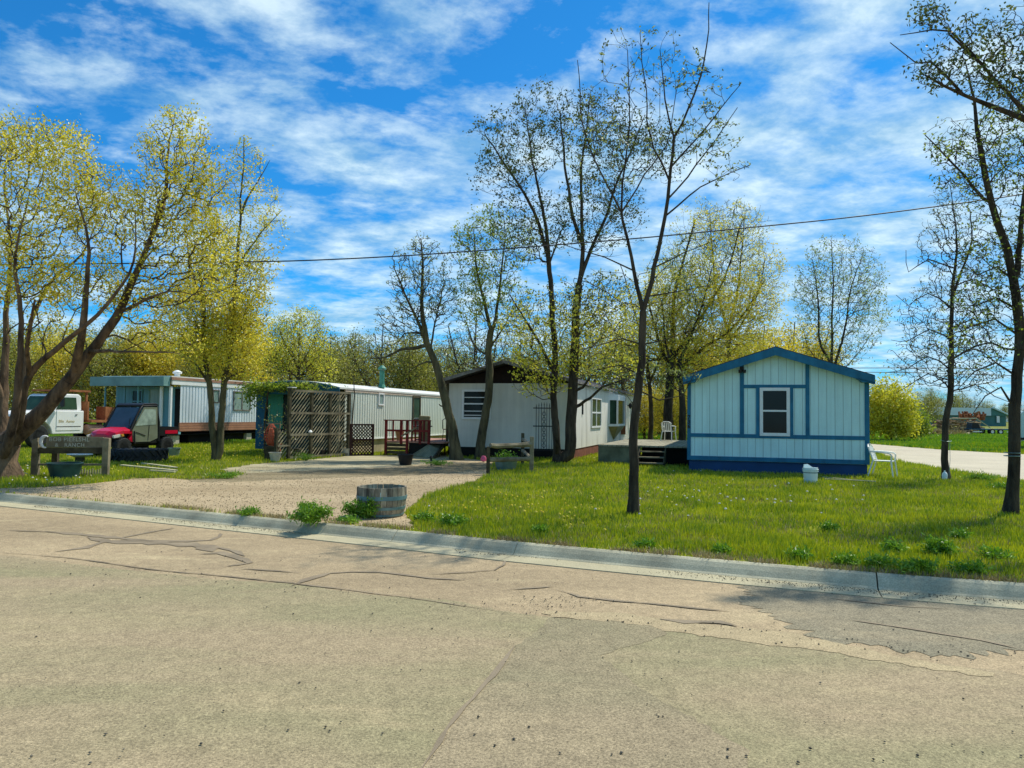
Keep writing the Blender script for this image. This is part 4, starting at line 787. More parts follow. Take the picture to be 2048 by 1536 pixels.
# H: slim tree in the lawn
ptree('slender dark forked tree in the front lawn with long bare upright shoots', 1266, 1028,
      [(.080, .056, [(1266, 1028), (1268, 960), (1270, 890), (1276, 820), (1281, 750), (1283, 690), (1286, 622)]), (.042, .020, [(1286, 622), (1274, 565), (1262, 510), (1246, 440), (1243, 425)]), (.045, .022, [(1286, 622), (1303, 560), (1315, 500), (1330, 430), (1338, 360), (1348, 275)]), (.018, .006, [(1243, 425), (1210, 370), (1185, 320), (1165, 270), (1155, 120)]), (.02, .006, [(1244, 430), (1250, 330), (1258, 240), (1255, 100)]), (.018, .006, [(1340, 350), (1300, 270), (1290, 180), (1280, 65)]), (.022, .006, [(1348, 275), (1375, 220), (1400, 150), (1415, 60), (1418, 5)]), (.018, .006, [(1348, 275), (1332, 200), (1320, 100)]), (.018, .006, [(1325, 440), (1380, 390), (1430, 360), (1500, 330)]), (.018, .006, [(1333, 400), (1390, 330), (1430, 280), (1475, 215)]), (.018, .006, [(1338, 340), (1400, 270), (1440, 220), (1480, 170)]),
       (.016, .005, [(1243, 425), (1290, 345, -.3), (1330, 290, -.4), (1360, 150, -.5)]), (.014, .005, [(1255, 530), (1210, 515), (1160, 500), (1130, 490)]), (.014, .005, [(1283, 700), (1240, 680, -.2), (1200, 690, -.3), (1160, 700, -.4)]), (.014, .005, [(1280, 740), (1240, 730, .2), (1190, 740, .3)]), (.014, .005, [(1286, 700), (1330, 680), (1380, 660)]), (.014, .005, [(1280, 780), (1320, 800), (1370, 790), (1390, 745)]), (.013, .005, [(1296, 600), (1350, 585), (1420, 570)]), (.014, .005, [(1310, 530), (1370, 500), (1430, 480)])],
      [(1290, 200, 140, 160, 900), (1400, 200, 70, 120, 500), (1200, 300, 80, 120, 500), (1440, 300, 60, 80, 400), (1180, 600, 70, 90, 250), (1360, 560, 70, 100, 300), (1230, 740, 80, 40, 250), (1340, 750, 60, 40, 200)],
      620, seed=17, leaf='lf_bud', leaf2='lf_dark', twig='twigd', nleaf=5, ll=.055, lw=.026, spread=.10, shoots=1, tip=.0032, maxr=.0045, upb=1.4, bf=.10, lprob=.55, lift=.0, jit=.02, name='slender_tree')
# I: cluster behind
ptree('broad yellow-green tree with dark trunks between the cream home and the blue-trimmed house', 1337, 893,
      [(.28, .18, [(1337, 893), (1336, 830), (1340, 770), (1345, 700)]), (.12, .04, [(1345, 700), (1350, 600), (1370, 520), (1390, 440)]), (.1, .03, [(1345, 720), (1400, 640), (1450, 560), (1480, 450)]), (.1, .03, [(1340, 760), (1400, 700), (1470, 650), (1530, 560)]), (.1, .03, [(1340, 740), (1310, 660), (1290, 570)])],
      [(1380, 610, 110, 100, 7500), (1475, 620, 95, 90, 5200), (1310, 650, 80, 80, 4200), (1490, 470, 60, 80, 1100), (1400, 470, 70, 70, 1500), (1530, 560, 50, 90, 1500), (1420, 700, 120, 45, 4500), (1220, 700, 80, 60, 3200)],
      4600, seed=18, leaf='lf_spring', leaf2='lf_yellow', nleaf=13, ll=.10, lw=.052, spread=.15, tip=.006, lprob=.32, maxr=.016, bf=.2, name='broad_tree')
for k, (bx, by, rr, lab) in enumerate(((1300, 888, .15, 'thin dark trunk with budding crown just right of the slender lawn tree'), (1364, 895, .20, 'dark-trunked budding tree tight against the left edge of the blue-trimmed house'))):
    ptree(lab, bx, by, [(rr, rr * .6, [(bx, by), (bx + 2, by - 80), (bx - 6, by - 170)]), (rr * .5, .02, [(bx - 6, by - 170), (bx + 30 * (k * 2 - 1), by - 260), (bx + 60 * (k * 2 - 1), by - 360)]), (rr * .5, .02, [(bx - 3, by - 120), (bx - 30 * (k * 2 - 1), by - 200), (bx - 40 * (k * 2 - 1), by - 290)])],
          [(bx, by - 250, 60, 110, 3), (bx + 40, by - 330, 45, 80, 2), (bx - 10, by - 150, 50, 40, 1)], 1000, seed=30 + k, leaf='lf_spring', nleaf=5, ll=.11, lw=.05, spread=.12, tip=.008, lprob=.45, twig='twigd', group='trees behind the deck')
ptree('tall thin-twigged grey tree towering behind the blue-trimmed house left roof', 1462, 880, [(.25, .12, [(1462, 880), (1460, 760), (1455, 660)]), (.1, .03, [(1455, 660), (1480, 560), (1490, 430)]), (.1, .03, [(1455, 660), (1430, 560), (1420, 430)]), (.08, .03, [(1456, 690), (1510, 600), (1530, 520)])],
      [(1470, 500, 65, 110, 3), (1500, 600, 60, 90, 2), (1430, 480, 60, 90, 2)], 1800, seed=33, leaf='lf_bud', nleaf=3, ll=.14, lw=.06, spread=.12, tip=.009, upb=1.2, lprob=.4, name='tree')
# J: behind the blue house roof
ptree('rounded airy tree with three thin trunks rising behind the blue-trimmed house roof', 1670, 882,
      [(.2, .15, [(1670, 882), (1668, 800), (1664, 730)]), (.1, .02, [(1664, 730), (1640, 680), (1637, 600), (1625, 520)]), (.1, .02, [(1664, 740), (1663, 650), (1665, 570), (1662, 480)]), (.1, .02, [(1666, 740), (1690, 660), (1700, 580), (1725, 510)]), (.045, .006, [(1668, 760), (1720, 700), (1760, 640)]), (.045, .006, [(1666, 760), (1620, 700), (1600, 640)])],
      [(1680, 570, 95, 105, 7), (1620, 610, 40, 80, 1.5), (1740, 620, 45, 80, 1.7), (1680, 690, 90, 40, 1.6)], 2400, seed=19, leaf='lf_bud', leaf2='lf_green', twig='twigd', nleaf=3, ll=.15, lw=.065, spread=.13, tip=.007, lprob=.5, bf=.25, upb=.9, name='airy_tree')
# K
ptree('straight thin tree with a guy wire and drooping fine twigs beside the side street', 1893, 958,
      [(.088, .068, [(1893, 958), (1890, 900), (1894, 840), (1899, 780), (1903, 720)]), (.065, .007, [(1903, 720), (1904, 640), (1904, 560), (1912, 490), (1906, 420), (1900, 370)]), (.04, .01, [(1904, 600), (1925, 540), (1945, 480), (1940, 420)])] +
      [(.022, .006, [(1902, y), (1902 + s * 45, y - 22), (1902 + s * 85, y + 2), (1902 + s * w_, y + dr)]) for y, s, w_, dr in ((790, 1, 130, 20), (770, -1, 110, 15), (735, -1, 130, 10), (720, 1, 120, 25), (680, -1, 120, 0), (660, 1, 110, 0), (610, -1, 110, -20), (580, 1, 100, -30), (540, -1, 90, -40))],
      [(1900, 640, 115, 90, 5), (1905, 500, 80, 100, 4), (1860, 720, 90, 60, 2.5), (1950, 740, 80, 55, 2), (1900, 400, 45, 50, 1)], 2200, seed=20, leaf='lf_bud', leaf2='lf_dark', twig='twigd', nleaf=2, ll=.06, lw=.032, spread=.05, tip=.0045, lprob=.32, upb=.15, lift=.12, sag=.10, zmin=1.4, jit=.07, name='drooping_tree', maxr=.01)
# L
ptree('dark-trunked tree at the right lawn edge filling the upper right with catkin-hung twigs', 2020, 1026,
      [(.098, .074, [(2020, 1026), (2026, 950), (2030, 860), (2036, 780), (2040, 700)]), (.085, .04, [(2040, 700), (2036, 620), (2020, 530), (1992, 440), (1975, 370), (1960, 290)]), (.04, .008, [(1960, 290), (1945, 200), (1930, 120)]), (.05, .012, [(2030, 570), (2045, 450), (2060, 300), (2055, 120)]), (.03, .008, [(1985, 420), (1930, 350), (1890, 310), (1850, 270)])] +
      [(.022, .005, [(2034, y), (2034 - w_ * .35, y - 25), (2034 - w_ * .7, y - 8), (2034 - w_, y + dr)]) for y, w_, dr in ((750, 120, 30), (710, 150, 20), (660, 130, 0), (620, 120, -10), (560, 110, -40), (800, 90, 30))],
      [(1960, 330, 100, 100, 4), (2020, 250, 60, 160, 4), (2000, 520, 90, 120, 4), (1960, 650, 90, 90, 2.6), (2080, 500, 70, 200, 3), (1900, 290, 60, 60, 1.2)], 2600, seed=21, leaf='lf_dark', leaf2='lf_green', twig='twigd', nleaf=5, ll=.055, lw=.03, spread=.05, tip=.0033, lprob=.22, upb=.1, sag=.08, zmin=1.5, jit=.07, name='catkin_tree', maxr=.008)
# branch entering from the right, its tree stands outside the frame
ptree('tree outside the right edge whose dark leafy branches hang into the top right corner', 2330, 1075,
      [(.20, .13, [(2330, 1075), (2325, 900), (2310, 700), (2290, 500)]), (.06, .012, [(2290, 500), (2200, 360), (2110, 270), (2040, 215), (1960, 130), (1900, 70)]), (.06, .02, [(2200, 360), (2120, 160), (2060, 20), (2040, -60)]), (.06, .01, [(2110, 270), (2020, 225), (1930, 190), (1850, 150)]), (.06, .02, [(2290, 520), (2380, 350), (2420, 150)]), (.02, .005, [(1960, 130), (1900, 62), (1830, 65), (1800, 70)]), (.02, .005, [(1930, 190), (1860, 125), (1830, 125), (1780, 85)])],
      [(1950, 110, 80, 90, 3), (2040, 130, 90, 130, 4), (1870, 140, 60, 45, 1.4), (1860, 30, 40, 30, .8), (2150, 150, 120, 150, 3), (2350, 250, 160, 200, 4)], 1500, seed=22, leaf='lf_dark', twig='twigd', nleaf=6, ll=.06, lw=.03, spread=.06, tip=.0036, lprob=.26, upb=.1, zmin=2.5, sag=.05, name='overhanging_tree', maxr=.008)
# background rows -------------------------------------------------
def lm(x, y, dd=0.0): return np.array([x, dd, y])
def proto(seed, H, W, leaf, N, lab, **k):
    return make_tree('background_tree', lab, (0, 0, 0), [(.22, .13, [(0, 0), (.1, H * .15), (-.1, H * .3)]), (.09, .03, [(-.1, H * .3), (-W * .25, H * .55), (-W * .35, H * .85)]), (.09, .03, [(-.1, H * .28), (W * .25, H * .5), (W * .4, H * .8)]), (.09, .03, [(-.1, H * .3), (.1, H * .6), (0, H * .95)])],
                     [(0, H * .55, W * .5, H * .42, 5), (-W * .25, H * .6, W * .28, H * .3, 1.5), (W * .25, H * .5, W * .3, H * .3, 1.5), (0, H * .28, W * .5, H * .22, 1.6)], N, lm, seed=seed, leaf=leaf, zmin=.6, group='trees behind the trailers', **k)
random.seed(5)
protoA = proto(41, 8.5, 6.5, 'lf_brush', 1300, 'olive budding tree with fine grey twigs in the row behind the trailers', nleaf=7, ll=.17, lw=.08, spread=.28, tip=.010, lprob=.6, upb=.9, maxr=.03)
protoB = proto(42, 8.5, 6.5, 'lf_yellow', 1300, 'yellow-green leafy tree in the row behind the trailers', nleaf=9, ll=.18, lw=.085, spread=.3, tip=.010, lprob=.62, maxr=.03)
protoC = proto(43, 9.0, 6.5, 'lf_bud', 1300, 'nearly bare grey-twigged tree in the row behind the trailers', nleaf=2, ll=.18, lw=.08, spread=.15, tip=.012, lprob=.35, upb=1.3, maxr=.03)
def copy_tree(r):
    c = r.copy(); C.objects.link(c)
    for ch in r.children:
        k = ch.copy(); C.objects.link(k); k.parent = c
    return c
def put(r, px, D, sc, rz): r.location = (at(px, 800, D).x, D, -.02); r.scale = (sc, sc, sc); r.rotation_euler = (0, 0, rz)
rows = []
for i, x in enumerate(range(-40, 1000, 58)):
    kind = ('B', 'A', 'B', 'B', 'A', 'B', 'B', 'B', 'A', 'B', 'C', 'C', 'A', 'A', 'C', 'A', 'A', 'C')[i % 18]; rows.append((kind, x + random.uniform(-12, 12), random.uniform(50, 62), random.uniform(.85, 1.05)))
for i, x in enumerate(range(30, 1020, 70)):
    rows.append(('ACB'[i % 3], x + random.uniform(-15, 15), random.uniform(68, 85), random.uniform(1.0, 1.25)))
for x, D, s, kd in ((1040, 56, .9, 'A'), (1100, 60, .95, 'A'), (1180, 54, 1, 'A'), (1245, 50, .9, 'C'), (1320, 62, 1.1, 'A'), (1400, 60, 1.1, 'B'), (1460, 66, 1.2, 'A'), (1530, 56, 1.05, 'B'), (1590, 60, 1.15, 'B'), (1640, 75, 1.1, 'A'), (1290, 48, .45, 'B'), (1345, 46, .45, 'B'), (1385, 50, .5, 'B')): rows.append((kd, x, D, s))
used = set(); protos = {'A': protoA, 'B': protoB, 'C': protoC}
LABX = {'A': 'olive budding tree with fine grey twigs in the row behind the trailers', 'B': 'yellow-green leafy tree in the row behind the trailers', 'C': 'nearly bare grey-twigged tree in the row behind the trailers'}
for kd, x, D, s in rows:
    r = protos[kd] if kd not in used else copy_tree(protos[kd]); used.add(kd); put(r, x, D, s, random.uniform(0, 6.28)); r['group'] = LABX[kd].replace('tree', 'trees', 1)
FL = 'hazy low tree on the horizon beyond the lumber heap'
for x, D, s, kd in ((1835, 150, .9, 'A'), (1862, 170, 1.1, 'A'), (1895, 240, 1.3, 'A'), (1925, 260, 1.4, 'A'), (1950, 230, 1.1, 'C'), (1975, 300, 1.2, 'A'), (2010, 280, 1.0, 'A'), (2040, 260, 1.1, 'C'), (1790, 140, 1.0, 'C'), (1765, 120, .9, 'A'), (2075, 250, 1.2, 'A')):
    r = copy_tree(protos[kd]); put(r, x, D, s, random.uniform(0, 6.28)); r['group'] = 'far horizon trees'; r['label'] = FL
# bushes
def bush(label, px, py, Wm, Hm, leaf, N, seed, name='bush', nleaf=6, ll=.12, lw=.06, spread=.12, group=None, **k):
    g = G(px, py)
    return make_tree(name, label, (0, 0, 0), [(.045, .006, [(0, 0), (.05, Hm * .3)]), (.03, .01, [(0, 0), (-Wm * .2, Hm * .5)]), (.03, .01, [(0, 0), (Wm * .25, Hm * .5)])], [(0, Hm * .5, Wm * .5, Hm * .5, 4), (-Wm * .2, Hm * .35, Wm * .3, Hm * .35, 1.4), (Wm * .25, Hm * .3, Wm * .3, Hm * .3, 1.4)], N, lm, seed=seed, leaf=leaf, nleaf=nleaf, ll=ll, lw=lw, spread=spread, zmin=0.0, cat='shrub', lprob=.9, group=group, maxr=.05, **k), g
b, g = bush('dense rounded yellow-green bush right of the blue-trimmed house, across the side street', 1782, 882, 3.6, 4.6, 'lf_spring', 700, 51, ll=.20, lw=.10, spread=.2, nleaf=8, tip=.01); b.location = g
b, g = bush('lower green bush leaning out beside the rounded bush across the side street', 1822, 879, 3.0, 2.4, 'lf_green', 320, 52, ll=.20, lw=.10, spread=.2, nleaf=7, tip=.01); b.location = g
b, g = bush('straggly brown-green vine bush behind the red wire cage', 552, 915, 1.4, 1.9, 'lf_bud', 200, 53, ll=.06, lw=.03, spread=.05, nleaf=1, tip=.006, name='vine_bush'); b.location = g
b, g = bush('bright low shrub glowing beyond the deck behind the dark trunks', 1325, 868, 3.2, 2.6, 'lf_yellow', 260, 54, ll=.16, lw=.08, spread=.2, nleaf=6, tip=.01); b.location = g
# climbing vine on the green trailer fascia
def vine():
    O = P2 - Vector((math.cos(A), -math.sin(A), 0)) * W2; root = thing('climbing_vine', 'leafy vine trailing over the lattice screen and green trailer eave', 'vine', O, -A)
    rng = np.random.default_rng(3); n = 1500; P = np.stack([rng.normal(1.6, .75, n), rng.normal(-.75, .10, n), 2.44 + rng.normal(0, .07, n) - .04 * np.abs(rng.normal(0, 1, n))], 1)
    P2_ = np.stack([rng.normal(.35, .25, 600), rng.normal(-.7, .12, 600), 2.2 + rng.normal(0, .25, 600)], 1); V, Fa = leaves(np.concatenate([P, P2_]), .10, .055, rng); mesh_np('foliage', V, Fa, 'lf_green', root)
    mb = MB()
    for k in range(9):
        pts = [(random.uniform(.2, 3.2), -.75, 2.2)]; 
        for j in range(5): pts.append((pts[-1][0] + random.uniform(-.35, .35), -.75 + random.uniform(-.1, .1), 2.35 + random.uniform(0, .2) + j * .02))
        mb.tube(pts, .012, 4)
    mb.tube([(.9, -.72, 0), (.85, -.7, 1.2), (1.0, -.72, 2.3)], .03, 6); mb.build('stem', 'twig', root)
vine()
# ------------------------------------------------------------------ lawn cover
def scatter(n, dmin, dmax, seed, margin=1.06):
    rng = np.random.default_rng(seed); D = dmin * (dmax / dmin) ** rng.random(n); X = D * (rng.random(n) * 2 - 1) * 1024 / F_PX * margin; return X, D, rng
FOOT = [(HB, WB, 15.3, 1), (P1 - Vector((math.cos(A), -math.sin(A), 0)) * W1, W1, 16.9, 1), (P2 - Vector((math.cos(A), -math.sin(A), 0)) * W2, W2, 17.8, 1)]
def lawn_mask(X, Y, pad=True):
    kbx = np.array([p.x for p in KB]); kby = np.array([p.y for p in KB]); edge = np.interp(X, kbx, kby); ok = Y > edge - .04
    for poly in (DRIVE, SLAB, STREET): ok &= ~inpoly(X, Y, poly)
    for O, w_, l, _ in FOOT:
        dx = X - O.x; dy = Y - O.y; u = dx * math.cos(A) - dy * math.sin(A); v = dx * math.sin(A) + dy * math.cos(A); ok &= ~((u > .05) & (u < w_ - .05) & (v > .05) & (v < l))
    return ok, edge
def blades(X, Y, rng, h, w, mt, name, lean=.45, z=-.012):
    n = len(X); az = rng.random(n) * 6.283; c, s = np.cos(az), np.sin(az); la = rng.random(n) * 6.283; ln = h * lean * rng.random(n)
    V = np.zeros((n, 3, 3)); V[:, 0] = np.stack([X - c * w / 2, Y - s * w / 2, np.full(n, z)], 1); V[:, 1] = np.stack([X + c * w / 2, Y + s * w / 2, np.full(n, z)], 1); V[:, 2] = np.stack([X + np.cos(la) * ln, Y + np.sin(la) * ln, z + h], 1)
    return mesh_np(name, V.reshape(-1, 3), np.arange(3 * n).reshape(n, 3), mt)
X, D, rng = scatter(420000, 6.2, 48, 1); ok, edge = lawn_mask(X, D)
nz = vnoise(X, D, .5, 1); nz2 = vnoise(X, D, 1.7, 2); nz3 = vnoise(X, D, .17, 6); near = np.clip((D - edge) / .5, 0, 1); keep = ok & (rng.random(len(X)) < (.35 + .65 * near) * (.45 + .75 * nz))
X, D, nz, nz2, nz3 = X[keep], D[keep], nz[keep], nz2[keep], nz3[keep]
h = (.022 + .055 * nz * nz2 + .028 * rng.random(len(X)) + .022 * nz3) * (1 + .02 * D); w_ = .007 + .0009 * D
go = blades(X, D, rng, h, w_, 'grass', 'grass'); go['kind'] = 'stuff'
# dry straw along the kerb
rng = np.random.default_rng(8); n = 24000; u = rng.random(n); xs = -6 + 13.5 * u ** .8; kbx = np.array([p.x for p in KB]); kby = np.array([p.y for p in KB]); ys = np.interp(xs, kbx, kby) + np.abs(rng.normal(0, .17, n)) - .03
pz = vnoise(xs, ys, .25, 5) > .40; xs, ys = xs[pz], ys[pz]; so = blades(xs, ys, rng, .02 + .05 * rng.random(len(xs)), .008 + .01 * rng.random(len(xs)), 'straw', 'dry_grass', lean=1.5); so['kind'] = 'stuff'
X2, D2, rng = scatter(90000, 6.5, 30, 21); ok, _ = lawn_mask(X2, D2); pz = ok & (vnoise(X2, D2, .9, 31) * .6 + vnoise(X2, D2, .25, 32) * .4 > .56); X2, D2 = X2[pz], D2[pz]
so = blades(X2, D2, rng, .03 + .05 * rng.random(len(X2)), .007 + .0008 * D2, 'straw', 'dry_lawn_grass', lean=1.0); so['kind'] = 'stuff'
# taller weeds edge patches far lawn across the street and behind left
X, D, rng = scatter(110000, 36, 120, 9); ok, _ = lawn_mask(X, D); X, D = X[ok], D[ok]; fo = blades(X, D, rng, .10 + .12 * vnoise(X, D, 2, 3), .05 + .0016 * D, 'fargrass', 'far_grass'); fo['kind'] = 'stuff'
# dandelions
fl = []; rng = np.random.default_rng(4)
for cx, cy, sx, sy, n in ((460, 895, 60, 10, 110), (350, 912, 60, 12, 60), (130, 930, 60, 12, 60), (960, 1000, 60, 20, 26), (1100, 1010, 60, 20, 24), (1130, 1030, 20, 10, 14), (520, 900, 30, 8, 20), (1250, 985, 120, 20, 26)):
    for k in range(n): fl.append((rng.normal(cx, sx), rng.normal(cy, sy), 0))
for cx, cy, sx, sy, n in ((1400, 985, 60, 14, 22), (1560, 995, 90, 18, 12), (1250, 1010, 120, 25, 10), (1640, 985, 60, 10, 8), (100, 955, 60, 8, 20), (60, 940, 40, 8, 10)):
    for k in range(n): fl.append((rng.normal(cx, sx), rng.normal(cy, sy), 1))
for kd, nm, mt in ((0, 'dandelion_flowers', 'yellow'), (1, 'clover_flowers', 'puff')):
    mb = MB()
    for x, y, q in fl:
        if q != kd or y < 872: continue
        g = G(x, y, .07)
        okk, _ = lawn_mask(np.array([g.x]), np.array([g.y]))
        if not okk[0]: continue
        r = random.uniform(.014, .022) * (1 + g.y * .012); mb.lathe([(0, -.004), (r, 0), (r * .6, r * .7), (0, r * .8)], (g.x, g.y, random.uniform(.05, .09)), 6)
    mb.build(nm, mt)['kind'] = 'stuff'
# pebbles on the road and gravel on the drive
def stones(name, X, Y, z, r, mt, rng):
    n = len(X); T = np.array([[1, 0, 0], [0, 1, 0], [-1, 0, 0], [0, -1, 0], [0, 0, .7], [0, 0, -.5]], float); Fq = np.array([[0, 1, 4], [1, 2, 4], [2, 3, 4], [3, 0, 4], [1, 0, 5], [2, 1, 5], [3, 2, 5], [0, 3, 5]])
    a = rng.random(n) * 6.28; c, s = np.cos(a), np.sin(a); B = np.repeat(T[None], n, 0) * (1 + .5 * (rng.random((n, 6, 1)) - .5)); B = B * r[:, None, None]; V = np.stack([B[..., 0] * c[:, None] - B[..., 1] * s[:, None] + X[:, None], B[..., 0] * s[:, None] + B[..., 1] * c[:, None] + Y[:, None], B[..., 2] + z], -1)
    o = mesh_np(name, V.reshape(-1, 3), (Fq[None] + (np.arange(n) * 6)[:, None, None]).reshape(-1, 3), mt); o['kind'] = 'stuff'; return o
rng = np.random.default_rng(14); n = 5000; gx = -8 + 16 * rng.random(n); gy = np.interp(gx, kbx, kby) - .24 - np.abs(rng.normal(0, .13, n)); kg = vnoise(gx, gy, .8, 41) > .45; stones('gutter_grit', gx[kg], gy[kg], ROAD_Z + .010, .0025 + .006 * rng.random(int(kg.sum())) ** 3, 'stone', rng)
rng = np.random.default_rng(2); pp = []
for k in range(1500):
    px = rng.random() * 2048; t_ = rng.random()
    if t_ < .35: py = 1118 + px * .098 + rng.normal(0, 8)
    elif t_ < .55: px, py = rng.normal(1130, 60), rng.normal(1205, 9)
    else: py = 1100 + 430 * rng.random() ** 1.3
    g = G(px, py, ROAD_Z); pp.append((g.x, g.y))
pp = np.array(pp); kk = pp[:, 1] < np.interp(pp[:, 0], kbx, kby) - .3; pp = pp[kk]; stones('loose_stones', pp[:, 0], pp[:, 1], ROAD_Z + .004, .0025 + .008 * rng.random(len(pp)) ** 4, 'stone', rng)
X, D, rng = scatter(36000, 7, 22, 12); ok = inpoly(X, D, DRIVE); X, D = X[ok], D[ok]; stones('gravel', X, D, 0.0, .004 + .007 * rng.random(len(X)) ** 2 + .0002 * D, M('gravel stones', (0.37, 0.285, 0.17), .95, .2, 2, island=.25), rng)
# ------------------------------------------------------------------ weeds
def weed(label, px, py, wpx, hpx, seed, mt='weed', n=900, group=None):
    g = G(px, py); s = g.y / F_PX; W, H = wpx * s, hpx * s; rng = np.random.default_rng(seed); r = thing('weed_plant', label, 'weed', g, 0, group); mb = MB(); P = []
    for k in range(26):
        a = rng.random() * 6.28; R = W / 2 * rng.random() ** .6; tp = Vector((math.cos(a) * R, math.sin(a) * R * .7, H * (.35 + .65 * rng.random()) * (1.15 - .5 * R / (W / 2))))
        mid = tp * .5 + Vector((0, 0, H * .15)); mb.tube([(0, 0, 0), mid, tp], [.004, .003, .002], 4)
        for j in range(n // 26):
            t = .25 + .75 * rng.random(); q = (1 - t) ** 2 * Vector((0, 0, 0)) + 2 * t * (1 - t) * mid + t * t * tp; P.append(np.array(q) + rng.normal(size=3) * .025)
    P = np.array(P); P[:, 2] = np.maximum(P[:, 2], .01); mb.build('stem', 'weed', r); V, Fa = leaves(P, .035 + .03 * min(W, 1), .016, rng, 0, .5); mesh_np('leaves', V, Fa, mt, r)
weed('bushy green weed overhanging the kerb left of the half barrel', 628, 1047, 108, 46, 1, n=3000)
weed('leafy green weed growing against the front of the half barrel', 724, 1036, 82, 44, 2, n=2600)
weed('small flat weed on the kerb edge at the gravel driveway', 497, 1031, 60, 14, 3, n=500)
weed('dark green grass tuft just right of the half barrel', 902, 1056, 70, 28, 4, n=900)
weed('bright leafy weed beside the side street, right of the thin tree', 1962, 962, 75, 16, 5, n=900)
weed('low weed patch nearer the lawn tree by the side street', 2010, 978, 90, 16, 8, n=700)
weed('broad green weed near the kerb at the lower right lawn', 1880, 1112, 90, 36, 6, n=1200)
weed('low green weed overhanging the kerb joint at the right', 1835, 1146, 110, 26, 7, n=1200)
weed('single green weed standing out in the middle of the lawn', 1660, 1062, 40, 18, 9, n=400)
weed('ragged weed at the foot of the lattice screen', 612, 921, 60, 16, 10, n=500)
for k, (wx_, wy_, ww, wh) in enumerate(((1600, 1120, 60, 20), (1690, 1132, 70, 24), (1760, 1138, 80, 28), (1945, 1150, 90, 28), (1990, 1120, 80, 24), (1790, 1105, 60, 22), (1920, 1080, 60, 18), (850, 1045, 60, 22), (1290, 1096, 46, 14), (1440, 1108, 46, 14), (1080, 1070, 40, 16), (700, 1046, 60, 12))):
    weed(('leafy weed in the scattered weed patch along the lower right kerb' if wx_ > 1590 else 'small weed tuft in the grass edge along the kerb'), wx_, wy_, ww, wh, 60 + k, n=600, group=('weeds along the right kerb' if wx_ > 1590 else 'weed tufts along the kerb'))
for k in range(2): weed('tuft of grass growing at the edge of the dirt driveway', (446, 876)[k], (956, 930)[k], (90, 80)[k], (12, 10)[k], 80 + k, n=700, group='driveway grass tufts')
# ------------------------------------------------------------------ things
# half barrel
def barrel():
    g = G(763, 1030); t = thing('half_barrel', 'weathered wooden half barrel planter with blue-grey hoops at the kerb end of the driveway', 'planter', g)
    n = 26; H = .43; prof = lambda z: .315 + .05 * (z / H) - .0 + .02 * math.sin(math.pi * z / H)
    for k in range(1):
        mb = MB()
        for i in range(n):
            a0 = 2 * math.pi * (i + .04) / n; a1 = 2 * math.pi * (i + .96) / n; vs = []; zs = [0, .1, .2, .3, .4 + random.uniform(.020, .028)]
            for z in zs:
                for a, rr in ((a0, prof(z)), (a1, prof(z)), (a1, prof(z) - .025), (a0, prof(z) - .025)): vs.append((math.cos(a) * rr, math.sin(a) * rr, z))
            fs = [(0, 1, 2, 3), tuple(range(16, 20))]
            for j in range(4):
                for q in range(4): fs.append((4 * j + q, 4 * j + (q + 1) % 4, 4 * j + 4 + (q + 1) % 4, 4 * j + 4 + q))
            mb.add(vs, fs)
        mb.build('staves', 'stave', t)
    for z0, z1 in ((.245, .30), (.105, .145), (.01, .04)):
        MB().lathe([(prof(z0) + .001, z0), (prof(z0) + .006, z0), (prof(z1) + .006, z1), (prof(z1) + .001, z1)], n=40).build('hoop', 'hoop', t, smooth=True)
    MB().lathe([(0, .28), (.33, .285), (.33, .2), (0, .2)], n=24).build('soil', 'soil', t)
    MB().lathe([(0, 0), (.31, 0), (.31, .02), (0, .02)], n=24).build('bottom', 'darkwood', t)
barrel()
# carved sign
def ranch_sign():
    a = G(70, 952); b = G(211, 952); d = (b - a); L = d.length; rz = math.atan2(d.y, d.x); t = thing('ranch_sign', 'weathered wooden sign board with pale carved letters between two grey posts under the big tree', 'sign', a, rz)
    s = a.y / F_PX; h = lambda y: (952 - y) * s
    MB().prism([(-.07, 0), (.07, 0), (.055, h(876)), (-.06, h(880))], -.07, .07).build('post', 'wood', t); MB().prism([(L - .07, 0), (L + .06, 0), (L + .07, h(876)), (L - .06, h(875))], -.07, .07).build('post', 'wood', t)
    MB().box(.07, L - .07, -.05, .05, h(907), h(895)).build('crossbeam', 'darkwood', t)
    x0, x1 = (88 - 70) * s, (197 - 70) * s; bd = MB().prism([(x0, h(894.5)), (x1, h(894.5)), (x1 - .02, h(874)), (x0 + .3, h(872)), (x0 + .02, h(873.5))], -.02, .025).build('board', 'wood', t)
    for tx, x, z, sz in (('BOB PIEELSHL', x0 + .07, h(882.5), .125), ('&   RANCH', x0 + .20, h(893.3), .115)):
        text_part(tx, sz, bd, (x, -.026, z), (math.pi / 2, 0, 0), 'letter', .004, .0015, 1.12)
    MB().box(.07, L - .07, -.02, .02, h(931), h(927)).build('lower_rail', 'wood', t)
    # white ring on the left of the board
    c = ((89 - 70) * s, (952 - 884) * s); pts = [(c[0] + .10 * math.cos(q), -.05, c[1] + .13 * math.sin(q)) for q in [math.radians(x) for x in range(60, 300, 20)]]
    MB().tube(pts, [.012 + .03 * math.sin(math.pi * i / (len(pts) - 1)) for i in range(len(pts))], 8).build('horn_emblem', 'white', t, smooth=True)
    MB().box(.22, .34, .25, .37, 0, h(905)).build('back_post', 'darkwood', t)
ranch_sign()
g = G(129, 956); t = thing('planter_tub', 'dark blue tub beneath the carved ranch sign', 'planter', g); MB().lathe([(0, 0), (.26, 0), (.345, .31), (.36, .31), (.36, .335), (.32, .335), (.30, .27), (0, .27)], n=28).build('tub', 'tubblue', t, smooth=True); MB().lathe([(0, .275), (.30, .275), (.30, .26)], n=20).build('soil', 'soil', t)
